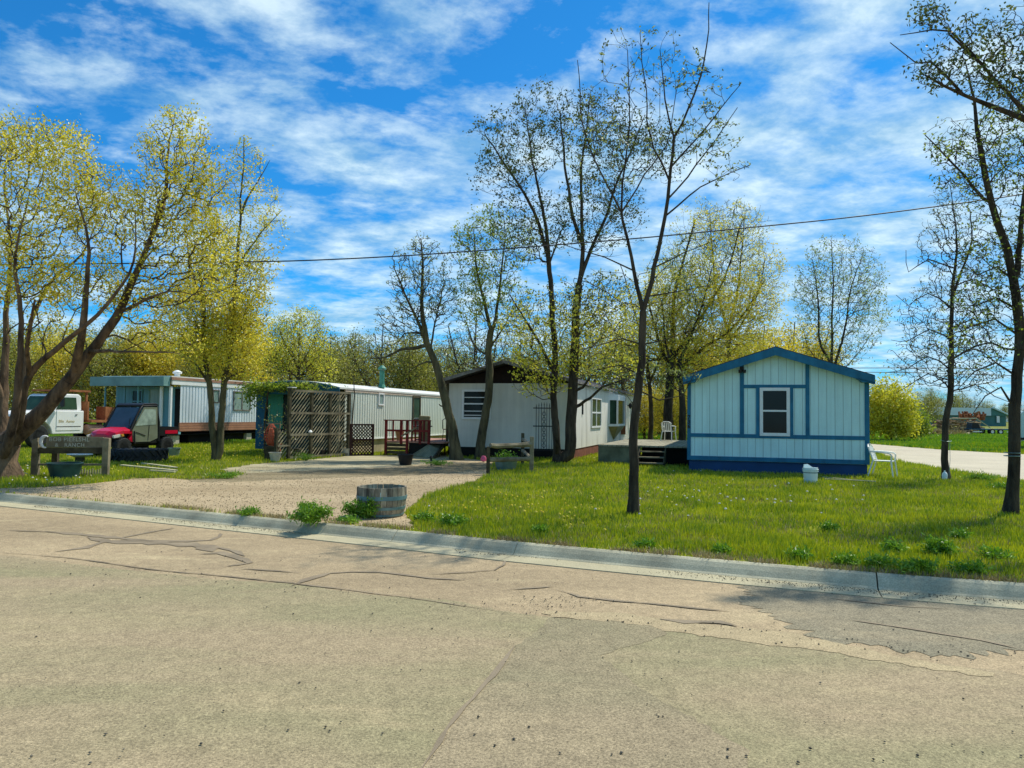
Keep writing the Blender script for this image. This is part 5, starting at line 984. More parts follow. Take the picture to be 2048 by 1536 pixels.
t = thing('garden_edging', 'row of short pale pickets in the grass beside the dark blue tub', 'edging', G(178, 951))
s_ = G(178, 951).y / F_PX
for k in range(9): MB().box((k - 4) * .06, (k - 4) * .06 + .028, -.008, .008, 0, .12 + .02 * (k % 3)).build('picket', 'paleplank', t)
MB().box(-.26, .28, .009, .017, .05, .065).build('rail', 'paleplank', t)
g = G(159, 926); t = thing('bird_bath', 'shallow white basin on a dark block behind the carved ranch sign', 'bird bath', g); s_ = g.y / F_PX
MB().box(-.08, .10, -.09, .09, 0, .165).build('pedestal', 'darkwood', t); MB().lathe([(0, .166), (.14, .168), (.34, .235), (.345, .255), (.31, .25), (.12, .195), (0, .19)], n=28, sy=.8).build('basin', 'white', t, smooth=True)
# tractor tyre
def tractor_tyre():
    g = G(276, 922); R = .80; t = thing('tractor_tyre', 'big black lugged tractor tyre lying flat in the grass before the red utility vehicle', 'tyre', g); H = .36
    MB().lathe([(R * .56, 0.02), (R * .9, 0.0), (R * .97, .06), (R * .97, H - .06), (R * .9, H), (R * .56, H - .03), (R * .5, H * .5), (R * .56, .02)], n=48).build('casing', 'rubber', t, smooth=True)
    mb = MB(); n = 22
    for k in range(n):
        for up in (0, 1):
            a0 = 2 * math.pi * (k + .5 * up) / n; a1 = a0 + (.20 if up == 0 else .20); z0, z1 = (.015, H * .52) if not up else (H - .015, H * .48)
            p0 = Vector((math.cos(a0) * R * .99, math.sin(a0) * R * .99, z0)); p1 = Vector((math.cos(a1) * R * .99, math.sin(a1) * R * .99, z1)); mb.beam(p0, p1, .055, .05, up=p0.normalized())
            if up: q = Vector((math.cos(a0) * R * .78, math.sin(a0) * R * .78, H - .005)); mb.beam(p0, q, .05, .03)
    mb.build('tread', 'rubber', t); MB().lathe([(0, .15), (R * .5, .15), (R * .5, .0)], n=24).build('soil', 'soil', t)
tractor_tyre()
def pail(name, label, px, py, r0, r1, H, mt, cat, handle=True, hoops=True, soil=True, **k):
    g = G(px, py); t = thing(name, label, cat, g); MB().lathe([(0, 0), (r0, 0), (r1, H), (r1 + .012, H), (r1 + .012, H - .02), (r1 - .0, H - .02), (r1 - .015, H), (r1 - .02, H * .75), (0, H * .75)], n=24).build('body', mt, t, smooth=True)
    if hoops: MB().lathe([(r0 + (r1 - r0) * .5 + .001, H * .5), (r0 + (r1 - r0) * .5 + .009, H * .5), (r0 + (r1 - r0) * .55 + .009, H * .55), (r0 + (r1 - r0) * .55, H * .55)], n=24).build('rib', mt, t)
    if handle: MB().tube([(r1 * math.cos(a), -.02 - .9 * r1 * abs(math.sin(a)) * .4, H - .02 - .10 * math.sin(a)) for a in [math.pi * i / 10 for i in range(11)]], .006, 5).build('handle', 'iron', t)
    if soil: MB().lathe([(0, H * .86), (r1 * .93, H * .86), (r1 * .93, H * .8)], n=18).build('soil', 'soil', t)
    return t
pail('metal_bucket', 'grey galvanised bucket right of the tractor tyre', 348, 914, .14, .19, .30, 'galv', 'bucket')
pail('black_pot', 'big black plant pot standing on the driveway before the ramp', 811, 929.5, .17, .235, .31, 'black', 'pot', False, False)
pail('stone_pot', 'grey stone pot at the foot of the dark lattice gate', 693, 911, .15, .19, .25, 'stonepot', 'pot', False, False)
pail('white_pot', 'white flower pot at the left foot of the lattice screen', 550, 923, .12, .185, .28, 'stonepot', 'pot', False, True)
pail('terracotta_pot', 'red-brown terracotta pot behind the white flower pot', 551, 917, .14, .16, .48, 'terracotta', 'pot', False, True)
g = G(636, 914); t = thing('planter_box', 'low dark box planter before the middle of the lattice screen', 'planter', g, -.2); MB().prism([(-.18, 0), (.18, 0), (.24, .24), (-.24, .24)], -.15, .15).build('box', 'black', t); MB().box(-.2, .2, -.12, .12, .2401, .25).build('soil', 'soil', t)
g = G(592, 918); t = thing('plant_stand', 'small dark wooden stand at the lower left bay of the lattice screen', 'stand', g, -.2); MB().box(-.14, .14, -.1, .1, .30, .34).build('top', 'darkwood', t)
for sx in (-.12, .1):
    for sy in (-.09, .07): MB().box(sx, sx + .02, sy, sy + .02, 0, .3).build('leg', 'darkwood', t)
# planks in the grass
for k, (a, b, w_, lab) in enumerate((((243, 934), (352, 945), .10, 'longest pale plank lying in the grass before the tractor tyre'), ((285, 930), (352, 939), .09, 'shorter pale plank lying behind the longest plank'), ((300, 945), (350, 948), .07, 'small broken plank at the driveway edge of the pale planks'))):
    A_, B_ = G(*a), G(*b); c = A_.lerp(B_, .5); t = tag(MB().beam(A_ - c + Vector((0, 0, .05)), B_ - c + Vector((0, 0, .05)), w_, .03).build('wood_plank', 'paleplank', loc=c), lab, 'plank', 'pale planks in the grass')
# red wire cage
def wire_cage():
    g = G(541, 919); t = thing('wire_cage', 'bulging rusty red wire garden cage at the left end of the lattice screen', 'garden cage', g); g_y = g.y / F_PX; H0, H1 = .45, 1.12
    MB().box(-.16, .16, -.12, .12, 0, .42).build('base', 'darkwood', t)
    m1 = MB(); R = .21
    for k in range(12):
        a = 2 * math.pi * k / 12; m1.tube([(math.cos(a) * R * math.sin(math.pi * (.12 + .80 * i / 8)) * 1.0, math.sin(a) * R * math.sin(math.pi * (.12 + .80 * i / 8)), H0 + (H1 - H0) * i / 8) for i in range(9)], .008, 4)
    m1.build('uprights', 'redwire', t); m2 = MB()
    for i in range(0, 9): 
        rr = R * math.sin(math.pi * (.12 + .80 * i / 8)); m2.tube([(math.cos(2 * math.pi * k / 20) * rr, math.sin(2 * math.pi * k / 20) * rr, H0 + (H1 - H0) * i / 8) for k in range(21)], .008, 4)
    m2.build('rings', 'redwire', t); MB().lathe([(0, .46), (.09, .5), (.12, .75), (.07, .98), (0, 1.0)], n=14).build('faded_filling', 'terracotta', t)
    MB().beam((-.2, .16, 1.13), (.22, .16, 1.13), .04, .04).beam((.22, .16, 0), (.22, .16, 1.13), .04, .04).build('frame', 'wood', t)
wire_cage()
# lattice
def lattice_panel(par, x0, x1, z0, z1, y=0, pitch=.11, wd=.035, mt='lattice', both=True):
    def clip(c, sgn):
        # line z = sgn*x + c within the rectangle
        pts = []
        for x in (x0, x1):
            z = sgn * x + c
            if z0 <= z <= z1: pts.append((x, z))
        for z in (z0, z1):
            x = (z - c) / sgn
            if x0 < x < x1: pts.append((x, z))
        return pts[:2] if len(pts) >= 2 else None
    mb = MB()
    for sgn, yy in ((1, y - .006), (-1, y + .006)):
        if sgn == -1 and not both: continue
        lo = min(z0 - sgn * x0, z0 - sgn * x1, z1 - sgn * x0, z1 - sgn * x1); hi = max(z0 - sgn * x0, z0 - sgn * x1, z1 - sgn * x0, z1 - sgn * x1); c = lo + .05
        while c < hi:
            p = clip(c, sgn)
            if p and abs(p[0][0] - p[1][0]) > .02: mb.beam((p[0][0], yy, p[0][1]), (p[1][0], yy, p[1][1]), .009, wd, up=(-sgn, 0, 1))
            c += pitch * 1.414
    return mb.build('lattice', mt, par)
def lattice_screen():
    a = G(578, 919); b = G(697, 911); d = b - a; L = d.length; t = thing('lattice_screen', 'tall weathered lattice screen of three by three bays before the green trailer', 'lattice screen', a, math.atan2(d.y, d.x)); H = 2.2
    xs = []
    for px in (578, 622, 659, 697): xs.append(on_wall(a, math.atan2(d.x, d.y), px, 850)[0])
    for i, x in enumerate(xs): MB().box(x - .05, x + .05, -.05, .05, 0, H if i else H + .08).build('post', 'darkwood', t)
    zs = [.06, .78, 1.48, H]
    for i in range(3):
        for j in range(3):
            if i == 2 and j == 2: pass
            lattice_panel(t, xs[i] + .051, xs[i + 1] - .051, zs[j] + .02, zs[j + 1] - .03, .035, .105, .034, both=False)
    for j, z in enumerate(zs): MB().box(xs[0] + .0, xs[3], -.075, -.051, z - .035, z + .035).build('rail', 'wood', t)
    MB().lathe([(0, 0), (.05, .01), (.07, .05), (.03, .1), (0, .11)], (xs[0] + .9, -.09, .82), 10).build('ornament', 'white', t, smooth=True)
    MB().box(xs[0] - .04, xs[0] + .18, -.12, .08, H + .081, H + .11).build('shelf', 'white', t)
    # left short panel
    MB().box(-.62, -.54, -.05, .05, 0, 1.0).build('post', 'darkwood', t); lattice_panel(t, -.54, -.05, .05, .92, .03, .105, .034, both=False); MB().box(-.56, -.04, -.06, -.03, .42, .47).build('rail', 'wood', t)
    # white lattice strip at the right return
    rt = MB(); 
    MB().box(xs[3] - .03, xs[3] + .03, .06, 1.1, 2.14, 2.2).build('return_rail', 'wood', t)
lattice_screen()
a = G(699, 911.5); b = G(747, 910.5); d = b - a; L = d.length
t = thing('lattice_gate', 'low dark lattice gate panel before the cream trailer skirting', 'gate', a, math.atan2(d.y, d.x)); H = 1.12
MB().box(0, .06, -.03, .03, 0, H).box(L - .07, L, -.03, .03, 0, H).box(.06, L - .07, -.03, .03, H - .05, H).box(.06, L - .07, -.03, .03, 0, .05).box(.06, L - .07, -.03, .03, H * .48, H * .53).build('frame', 'latticedark', t); lattice_panel(t, .06, L - .07, .05, H - .05, 0, .085, .032, 'latticedark')
g = G(745.5, 911); g2 = at(706, 772, 26.5); a = G(706, 902); tag(MB().tube([(0, 0, 0), (-.05, 0, 1.0), (.02, 0, 2.2), (-.05, 0, 3.0)], [.03, .022, .018, .006], 6).build('bare_sapling', 'twigd', loc=(at(706, 880, 26.9).x, 26.9, 0)), 'single thin bare stem behind the dark lattice gate', 'sapling')
# red deck, ramp and things on it
def red_deck():
    O = G(769, 910); t = thing('red_deck', 'dark red railed porch deck along the cream trailer side', 'deck', O, -A); w = lambda px, py=850: on_wall(O, A + math.pi / 2, px, py)[0]
    W = w(856); dk = .52; Hr = 1.28; Ld = 3.6
    MB().box(0, W + .6, .0, Ld, dk - .06, dk).build('floor', 'redboard', t)
    f = MB()
    for z in (.06, .19, .32): f.box(.03, W * .55, -.0, .03, z, z + .10)
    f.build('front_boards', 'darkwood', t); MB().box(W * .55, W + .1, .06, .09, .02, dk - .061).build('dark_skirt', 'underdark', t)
    xs = [0, W * .36, W * .5, W * .8, W]
    for x in xs: MB().box(x, x + .085, -.035, .04, 0 if x in (0, W * .5) else dk - .1, Hr - .041).build('post', 'redwood', t)
    for x in (W * .18, W * .62, W * .70, W * .9): MB().box(x, x + .05, -.03, .02, dk, Hr - .041).build('baluster', 'redwood', t)
    MB().box(-.02, W + .1, -.06, .06, Hr - .04, Hr).build('top_rail', 'redwood', t); MB().box(.09, W, -.055, -.036, .86, .93).build('middle_rail', 'redwood', t)
    for y in (1.2, 2.4, Ld - .1): MB().box(W + .5, W + .58, y, y + .08, dk, Hr - .041).build('post', 'redwood', t)
    MB().box(W + .47, W + .6, .6, Ld, Hr - .04, Hr).build('top_rail', 'redwood', t); MB().box(W + .5, W + .55, .6, Ld, .84, .90).build('middle_rail', 'redwood', t)
    MB().beam((W * .42, -.1, .70), (W * .78, -.09, 1.02), .06, .05).build('stair_rail', 'wood', t)
    return t, W, O
dk, Wd, Od = red_deck()
def loc_on(O, x, y, z): return Vector((O.x + x * math.cos(A) + y * math.sin(A), O.y - x * math.sin(A) + y * math.cos(A), z))
t = thing('deck_pot', 'tan flower pot standing on the red deck', 'pot', loc_on(Od, .42, .35, .521)); MB().lathe([(0, 0), (.10, 0), (.155, .30), (.165, .30), (.165, .35), (.14, .35), (.13, .3), (0, .29)], n=18).build('body', 'tan', t, smooth=True)
t = thing('barbecue_grill', 'khaki covered grill at the right corner of the red deck', 'grill', loc_on(Od, Wd * .80, .45, .521)); MB().prism([(-.2, .0), (.2, .0), (.18, .75), (.2, .9), (-.17, .92), (-.19, .72)], -.15, .2).build('cover', 'tarp', t, bevel=.03)
t = thing('patio_table', 'small dark round table behind the red deck rails', 'table', loc_on(Od, Wd * .52, 1.3, .521)); MB().lathe([(0, .50), (.40, .50), (.40, .54), (0, .54)], n=20).build('table_top', 'iron', t); MB().tube([(0, 0, .0), (0, 0, .5)], .03, 8).build('leg', 'iron', t); MB().lathe([(.25, 0), (.25, .03), (.03, .06)], n=16).build('foot', 'iron', t)
t = thing('patio_chair', 'thin dark metal chair at the right end of the red deck', 'chair', loc_on(Od, Wd + .25, 1.5, .521), .6)
MB().box(-.2, .2, -.2, .2, .40, .43).build('seat', 'redboard', t); MB().tube([(-.2, .2, .43), (-.2, .24, .75), (0, .26, .86), (.2, .24, .75), (.2, .2, .43)], .014, 6).build('backrest', 'iron', t)
for sx in (-.18, .18):
    for sy in (-.18, .18): MB().tube([(sx, sy, .4), (sx * 1.15, sy * 1.15, 0)], .012, 6).build('leg', 'iron', t)
def ramp():
    O = G(836, 912); a = G(812, 910); b = G(866, 917); up0 = at(857, 883, 26.8); up1 = at(889, 885, 27.6)
    t = thing('wooden_ramp', 'grey-green wooden ramp sloping up to the cream home corner', 'ramp', O)
    q = [a + Vector((0, 0, .03)), b + Vector((0, 0, .03)), up1, up0]; q = [p - O for p in q]
    MB().add(q + [p - Vector((0, 0, .06)) for p in q], [(0, 1, 2, 3), (7, 6, 5, 4), (0, 4, 5, 1), (1, 5, 6, 2), (2, 6, 7, 3), (3, 7, 4, 0)]).build('boards', 'rampwood', t)
    mb = MB(); mb.beam(q[1] + Vector((.03, 0, -.02)), q[2] + Vector((.03, 0, -.02)), .05, .14); mb.build('side_beam', 'darkwood', t)
    for f in (.45, .95):
        p = q[1].lerp(q[2], f); MB().box(p.x, p.x + .06, p.y, p.y + .06, 0, p.z - .08).build('post', 'darkwood', t)
ramp()
g = G(862, 933); t = thing('garden_lantern', 'small black lantern on a stake before the ramp', 'lantern', g); MB().tube([(0, 0, 0), (0, 0, .16)], .010, 6).build('stake', 'iron', t); MB().lathe([(.012, .15), (.03, .18), (.045, .25)], n=8).build('lamp_glass', 'glassg', t); MB().lathe([(.062, .25), (.05, .27), (.012, .31)], n=8).build('cap', 'iron', t)
# bench and green chair before middle home
g = G(944, 904); t = thing('green_chair', 'old green metal chair between the two trees before the cream home', 'chair', g + Vector((.02, .25, 0)), -.2)
MB().box(-.2, .2, -.2, .2, .40, .44).build('seat', 'green', t); MB().box(-.2, .2, .19, .22, .68, .82).box(-.16, .16, .195, .215, .48, .66).build('backrest', 'green', t)
for sx in (-.19, .19):
    MB().tube([(sx, -.18, 0), (sx, -.18, .4)], .015, 6).build('leg', 'green', t); MB().tube([(sx, .2, 0), (sx, .2, .8)], .015, 6).build('leg', 'green', t)
g = G(940, 910); t = thing('low_bench', 'low dark plank bench in front of the green chair', 'bench', g, -.1); MB().box(-.45, .50, -.15, .15, .22, .27).build('seat', 'redwood', t)
for x in (-.4, .38): MB().box(x, x + .07, -.13, .13, 0, .22).build('leg', 'darkwood', t)
tag(MB().lathe([(0, 0), (.08, .03), (.10, .11), (.06, .19), (0, .2)], n=14).build('pink_ball', 'pink', loc=G(967, 924), smooth=True), 'small pink ball on the driveway left of the rail fence', 'ball')
# trellis
def trellis():
    a = G(1070, 917); p0 = at(1069, 905, 25.4); wd = 38 * 25.4 / 1490; t = thing('iron_trellis', 'black wrought iron trellis with scroll centre leaning on the cream front wall', 'trellis', (p0.x, 25.4, 0.0), -A)
    z = lambda y: CAM_H - (y - 831.0) / 1490 * 25.4; W = wd
    m1 = MB()
    for k in range(7):
        x = W * (k + .5) / 7; zt = z(812 - 6 * math.sin(math.pi * (k + .5) / 7)); m1.tube([(x, 0, z(902)), (x, 0, zt - .06)], .0105, 5); m1.lathe([(.018, zt - .08), (.002, zt + .04)], (x, 0, 0), 5)
    m1.build('bars', 'iron', t); m3 = MB()
    for y in (816.5, 852.5, 900): MB().beam((-.06, 0, z(y)), (W + .06, 0, z(y)), .02, .035).build('crossbar', 'iron', t)
    for c in range(7):
        zc = z(828 + c * 10.5)
        for s in (-1, 1): m3.tube([(W / 2 + s * .055 * math.sin(q), -.005, zc + .07 * math.cos(q)) for q in [i * math.pi / 6 for i in range(7)]], .009, 4)
    m3.build('scrollwork', 'iron', t)
trellis()
# split rail fence corner
def rail_fence():
    a = G(976, 949); b = G(1063, 945); c = G(1045, 928); t = thing('rail_fence', 'short weathered split rail fence corner between driveway and lawn', 'fence', a); b = b - a; c = c - a; s = (a.y) / F_PX
    def post(p, h, r, mt='wood'): MB().box(p.x - r, p.x + r, p.y - r, p.y + r, 0, h).build('post', mt, t, bevel=.015)
    post(Vector((0, 0, 0)), .70, .045, 'darkwood'); post(b, .94, .055); post(c, .95, .05, 'darkwood')
    def rail(p, q, r0, mt='wood'):
        pts = [p.lerp(q, i / 6) + Vector((0, 0, random.uniform(-.015, .015))) for i in range(7)]; MB().tube(pts, [r0 * random.uniform(.85, 1.15) for _ in pts], 7, noise=.08).build('rail', mt, t)
    rail(Vector((.05, -.01, .72)), b + Vector((-.02, -.01, .72)), .065); rail(Vector((.0, .0, .36)), b + Vector((-.03, 0, .36)), .06)
    rail(c + Vector((0, 0, .76)), b + Vector((0, 0, .70)), .05); rail(c + Vector((0, 0, .42)), b + Vector((0, 0, .34)), .05)
rail_fence()
g = G(1012, 941); t = thing('planter_tub', 'grey metal tub of greenery behind the split rail fence corner', 'planter', g + Vector((0, .35, 0))); MB().lathe([(0, 0), (.26, 0), (.32, .26), (.33, .26), (.33, .28), (.30, .28), (.29, .22), (0, .22)], n=24).build('tub', 'galv', t, smooth=True)
rng = np.random.default_rng(5); V, Fa = leaves(np.stack([rng.normal(0, .12, 220), rng.normal(0, .1, 220), .36 + rng.normal(0, .08, 220)], 1), .08, .03, rng); mesh_np('foliage', V, Fa, 'weed', t)
# wooden deck between the homes
def wood_deck():
    O = G(1196, 927); t = thing('wooden_deck', 'grey board deck with steps between the cream home and the blue-trimmed house', 'deck', O, -A); w = lambda px, py=900: on_wall(O, A + math.pi / 2, px, py)[0]
    x1, x2, W = w(1280), w(1331), 3.05; H = .60
    MB().box(0, W, 0, 6.2, H - .05, H).build('floor', 'deckwood', t); MB().box(0, x1, .03, .06, 0, H - .051).build('front_panel', 'deckpanel', t); MB().box(.0, .03, .06, 6.1, 0, H - .051).build('side_panel', 'deckpanel', t); MB().box(x1, W, .5, .55, 0, H - .051).build('back_panel', 'underdark', t)
    for k in range(3):
        z = H - .16 * (k + 1) ; y0 = -.26 * (k + 1) + .26; MB().box(x1 + .03, x2, y0 - .26, y0 + .02, z - .035, z).build('step', 'wood', t)
    for x in (x1, x2): MB().prism([(0.0, H - .06), (-.75, .04), (-.75, 0), (-.0, 0)], x - .02, x + .02, 'x').build('stringer', 'darkwood', t)
    return O, H
Ow, Hw = wood_deck()
# resin chair builder
def resin_chair(label, loc, rz, group):
    t = thing('plastic_chair', label, 'chair', loc, rz, group)
    MB().prism([(-.22, .41), (.22, .40), (.22, .43), (-.22, .435)], -.22, .22).build('seat', 'plastic', t, bevel=.01)
    b = MB(); 
    for k in range(5): b.beam((-.16 + .08 * k, .22, .45), (-.17 + .085 * k, .34, .80), .045, .012, up=(0, 1, 0))
    b.tube([(-.21, .21, .42), (-.22, .33, .78), (-.12, .36, .84), (.12, .36, .84), (.22, .33, .78), (.21, .21, .42)], .018, 6); b.build('backrest', 'plastic', t)
    for s in (-1, 1):
        MB().tube([(s * .22, .28, .66), (s * .26, .10, .66), (s * .265, -.18, .63), (s * .25, -.23, .58)], .022, 6).build('armrest', 'plastic', t)
        MB().tube([(s * .25, -.23, .58), (s * .235, -.22, .40), (s * .27, -.27, 0)], [.02, .022, .018], 6).build('leg', 'plastic', t); MB().tube([(s * .21, .22, .42), (s * .25, .34, 0)], [.022, .018], 6).build('leg', 'plastic', t)
    return t
resin_chair('white plastic armchair on the lawn at the right corner of the blue-trimmed house', G(1768, 954), math.radians(52), 'white plastic chairs')
resin_chair('white plastic armchair standing on the grey board deck', (at(1337, 882, 28.2).x, 28.2, Hw), math.radians(150), 'white plastic chairs').scale = (.85, .85, .85)
# flower pot far on deck
# bucket with lid
g = G(1621, 966); t = thing('plastic_bucket', 'white plastic bucket on the lawn before the blue-trimmed house', 'bucket', g)
MB().lathe([(0, 0), (.145, 0), (.165, .33), (.165, .36), (.15, .36), (.15, .3), (0, .3)], n=28).build('body', 'bucket', t, smooth=True); MB().lathe([(.165, .27), (.178, .27), (.178, .285), (.166, .285)], n=28).lathe([(.166, .31), (.18, .31), (.18, .325), (.166, .325)], n=28).build('rim', 'bucket', t)
MB().lathe([(.1615, .235), (.1635, .235), (.1645, .255), (.162, .255)], n=28).build('printed_band', 'bucketband', t)
MB().add([(x, y, z) for x, y, z in [(-.165, .0, .35), (-.15, .02, .43), (-.05, .05, .44), (.06, .05, .37), (-.15, .05, .35)]], [(0, 1, 2, 3), (0, 3, 4), (1, 4, 3, 2)]).build('tilted_lid', 'bucket', t)
for k, (a, b, lab) in enumerate((((1645, 958), (1712, 965), 'upper thin pale stake lying in the grass right of the bucket'), ((1650, 962), (1752, 967), 'lower longer pale stake lying in the grass right of the bucket'))):
    A_, B_ = G(*a), G(*b); c = A_.lerp(B_, .5); z = Vector((0, 0, .05)); tag(MB().tube([A_ - c + z, Vector((0, .01, .055)), B_ - c + z], .011, 6).build('garden_stake', 'paleplank', loc=c), lab, 'stake', 'pale stakes on the lawn')
# guy wire and plastic bag at tree K
kb = G(1893, 958); t = thing('guy_wire', 'thin wire tied round the straight thin tree and pegged at its foot', 'wire', kb)
MB().tube([(.02, -.13, .98), (-.02, -.2, .5), (-.09, -.25, .0)], .006, 4).build('strand', 'galv', t); MB().tube([(.12 * math.cos(q), .12 * math.sin(q), .98 + .02 * math.sin(q)) for q in [i * .628 for i in range(11)]], .006, 4).build('loop', 'galv', t)
tag(MB().lathe([(0, 0), (.06, .01), (.065, .12), (.05, .17), (.018, .20), (.018, .23), (0, .23)], n=10).build('plastic_jug', 'bucket', loc=kb + Vector((-.16, -.2, 0)), smooth=True), 'pale plastic jug at the foot of the thin tree by the side street', 'jug')
lb = G(2020, 1026); tag(MB().tube([(.115 * math.cos(q), .115 * math.sin(q), 0) for q in [i * .628 for i in range(11)]], .008, 5).tube([(.115 * math.cos(q), .115 * math.sin(q), .05) for q in [i * .628 for i in range(11)]], .006, 5).build('tree_tie', 'galv', loc=lb + Vector((.05, 0, .93))), 'pale wire tie wrapped round the dark trunk at the right edge', 'tree tie')
# ------------------------------------------------------------------ vehicles
def wheel(par, x, y, r, w, name='wheel', rim='black', lugs=18):
    e = bpy.data.objects.new(name, None); C.objects.link(e); e.parent = par; e.location = (x, y, r); e.rotation_euler = (math.pi / 2, 0, 0)
    MB().lathe([(r * .55, -w / 2), (r * .88, -w / 2), (r * .97, -w * .36), (r * .97, w * .36), (r * .88, w / 2), (r * .55, w / 2), (r * .55, -w / 2)], n=28).build('tyre', 'rubber', e, smooth=True)
    if lugs:
        mb = MB()
        for k in range(lugs):
            a = 2 * math.pi * k / lugs; mb.beam((math.cos(a) * r * .97, math.sin(a) * r * .97, -w * .42), (math.cos(a + .1) * r * .97, math.sin(a + .1) * r * .97, w * .42), .05 * r * 3, .03, up=(math.cos(a), math.sin(a), 0))
        mb.build('tread', 'rubber', e)
    MB().lathe([(0, -w * .25), (r * .3, -w * .25), (r * .54, -w * .4), (r * .55, w * .4), (r * .3, w * .25), (0, w * .25)], n=20).build('rim', rim, e, smooth=True)
def pin(head, lx, ly, px, D):
    """origin of a thing with heading head so that its local point (lx, ly) stands at depth D under pixel column px"""
    c, s = math.cos(head), math.sin(head); p = at(px, 880, D); return (p.x - (lx * c - ly * s), D - (lx * s + ly * c), 0)
def utv():
    # forward = +x ; placed so it faces left and towards the camera
    head = math.radians(250); t = thing('utility_vehicle', 'red side-by-side utility vehicle with black soft cab parked behind the tractor tyre', 'utility vehicle', pin(head, -.6, .68, 322, 25.6), head); t.scale = (.92, .92, .92)
    r = .335; hw = .70
    for x, y in ((.98, hw - .1), (.98, -hw + .1), (-.98, hw - .1), (-.98, -hw + .1)): wheel(t, x, y, r, .26)
    MB().box(-1.3, 1.15, -.42, .42, .34, .50).build('chassis', 'black', t)
    # hood: wedge, tapered to the nose
    def loft(secs, nm, mt, **k):
        mb = MB(); vs = []; fs = []
        for x, prof in secs:
            for y, z in prof: vs.append((x, y, z))
        n = len(secs[0][1])
        for i in range(len(secs) - 1):
            for q in range(n): fs.append((i * n + q, i * n + (q + 1) % n, (i + 1) * n + (q + 1) % n, (i + 1) * n + q))
        fs += [tuple(range(n)), tuple(range((len(secs) - 1) * n, len(secs) * n))]
        return mb.add(vs, fs).build(nm, mt, t, **k)
    loft([(.50, [(-.66, .78), (-.66, .95), (-.35, 1.04), (.35, 1.04), (.66, .95), (.66, .78)]), (.95, [(-.68, .80), (-.66, .93), (-.32, .99), (.32, .99), (.66, .93), (.68, .80)]), (1.22, [(-.60, .72), (-.56, .84), (-.28, .90), (.28, .90), (.56, .84), (.60, .72)]), (1.34, [(-.35, .62), (-.34, .72), (-.2, .78), (.2, .78), (.34, .72), (.35, .62)])], 'hood', 'red', bevel=.02)
    for s in (-1, 1):
        MB().prism([(.42, .50), (.42, .80), (.60, .80), (.66, .68), (.72, .60), (.62, .50)], s * .58 - .06, s * .58 + .08).build('fender', 'red', t, bevel=.02)
        MB().prism([(1.06, .70), (1.34, .66), (1.36, .74), (1.1, .80)], s * .60 - .03, s * .62 + .03).build('headlight', 'lamp', t)
        MB().prism([(.96, .72), (1.05, .71), (1.07, .79), (.98, .80)], s * .66 - .02, s * .66 + .03).build('indicator', 'amber', t)
    MB().box(1.20, 1.48, -.45, .45, .38, .66).build('grille', 'black', t, bevel=.03); MB().tube([(1.5, -.4, .42), (1.55, -.3, .60), (1.55, .3, .60), (1.5, .4, .42)], .025, 8).build('bull_bar', 'iron', t)
    MB().box(-.55, .5, -.66, .66, .44, .56).build('floor', 'black', t); MB().box(-.62, -.50, -.66, .66, .5, 1.2).build('cab_back', 'black', t)
    top = 1.86; cage = MB()
    for s in (-1, 1):
        cage.tube([(.66, s * .64, .90), (.30, s * .60, 1.55), (.12, s * .58, top - .06), (-.52, s * .60, top - .05), (-.60, s * .66, 1.2), (-.60, s * .66, .5)], .045, 8); cage.tube([(.52, s * .66, .9), (.50, s * .68, .45)], .04, 6)
    cage.tube([(.12, -.58, top - .06), (.12, .58, top - .06)], .04, 8).tube([(-.52, -.6, top - .05), (-.52, .6, top - .05)], .04, 8); cage.build('roll_cage', 'black', t, smooth=True)
    MB().prism([(.18, top - .04), (.05, top + .03), (-.5, top + .05), (-.62, top - .01), (-.6, top - .05), (.1, top - .07)], -.62, .62).build('roof', 'black', t, bevel=.02)
    MB().prism([(.66, .96), (.20, top - .12), (.17, top - .12), (.63, .96)], -.55, .55).build('windshield', 'shield', t)
    for s in (-1, 1):
        d = MB().prism([(.55, .50), (.60, .92), (.26, 1.52), (.12, top - .10), (-.50, top - .10), (-.55, .62), (-.22, .50)], s * .665 - .012, s * .665 + .012).build('door', 'vinyl', t)
        MB().prism([(.46, 1.08), (.20, 1.52), (.08, top - .18), (-.42, top - .18), (-.45, 1.12)], s * .665 - .02, s * .665 + .02).build('door_window', 'clearvinyl', d)
        MB().tube([(-.1, s * .685, .55), (-.14, s * .685, 1.1)], .008, 5).tube([(.45, s * .685, .86), (.02, s * .685, .72)], .012, 5).build('zip', 'black', d)
    bed = MB(); bed.box(-1.55, -.66, -.68, .68, .70, .75).box(-1.55, -.66, -.68, -.65, .7501, 1.03).box(-1.55, -.66, .65, .68, .7501, 1.03).box(-1.55, -1.52, -.65, .65, .7501, 1.03).box(-.69, -.66, -.65, .65, .7501, 1.03)
    b = bed.build('cargo_bed', 'black', t)
    for s in (-1, 1): MB().box(-1.5, -.9, s * .684 - .006, s * .684 + .006, .77, .90).build('red_side_panel', 'red', b)
    MB().tube([(.66, .55, .98), (.66, .62, 1.35)], .012, 5).build('antenna', 'black', t)
utv()
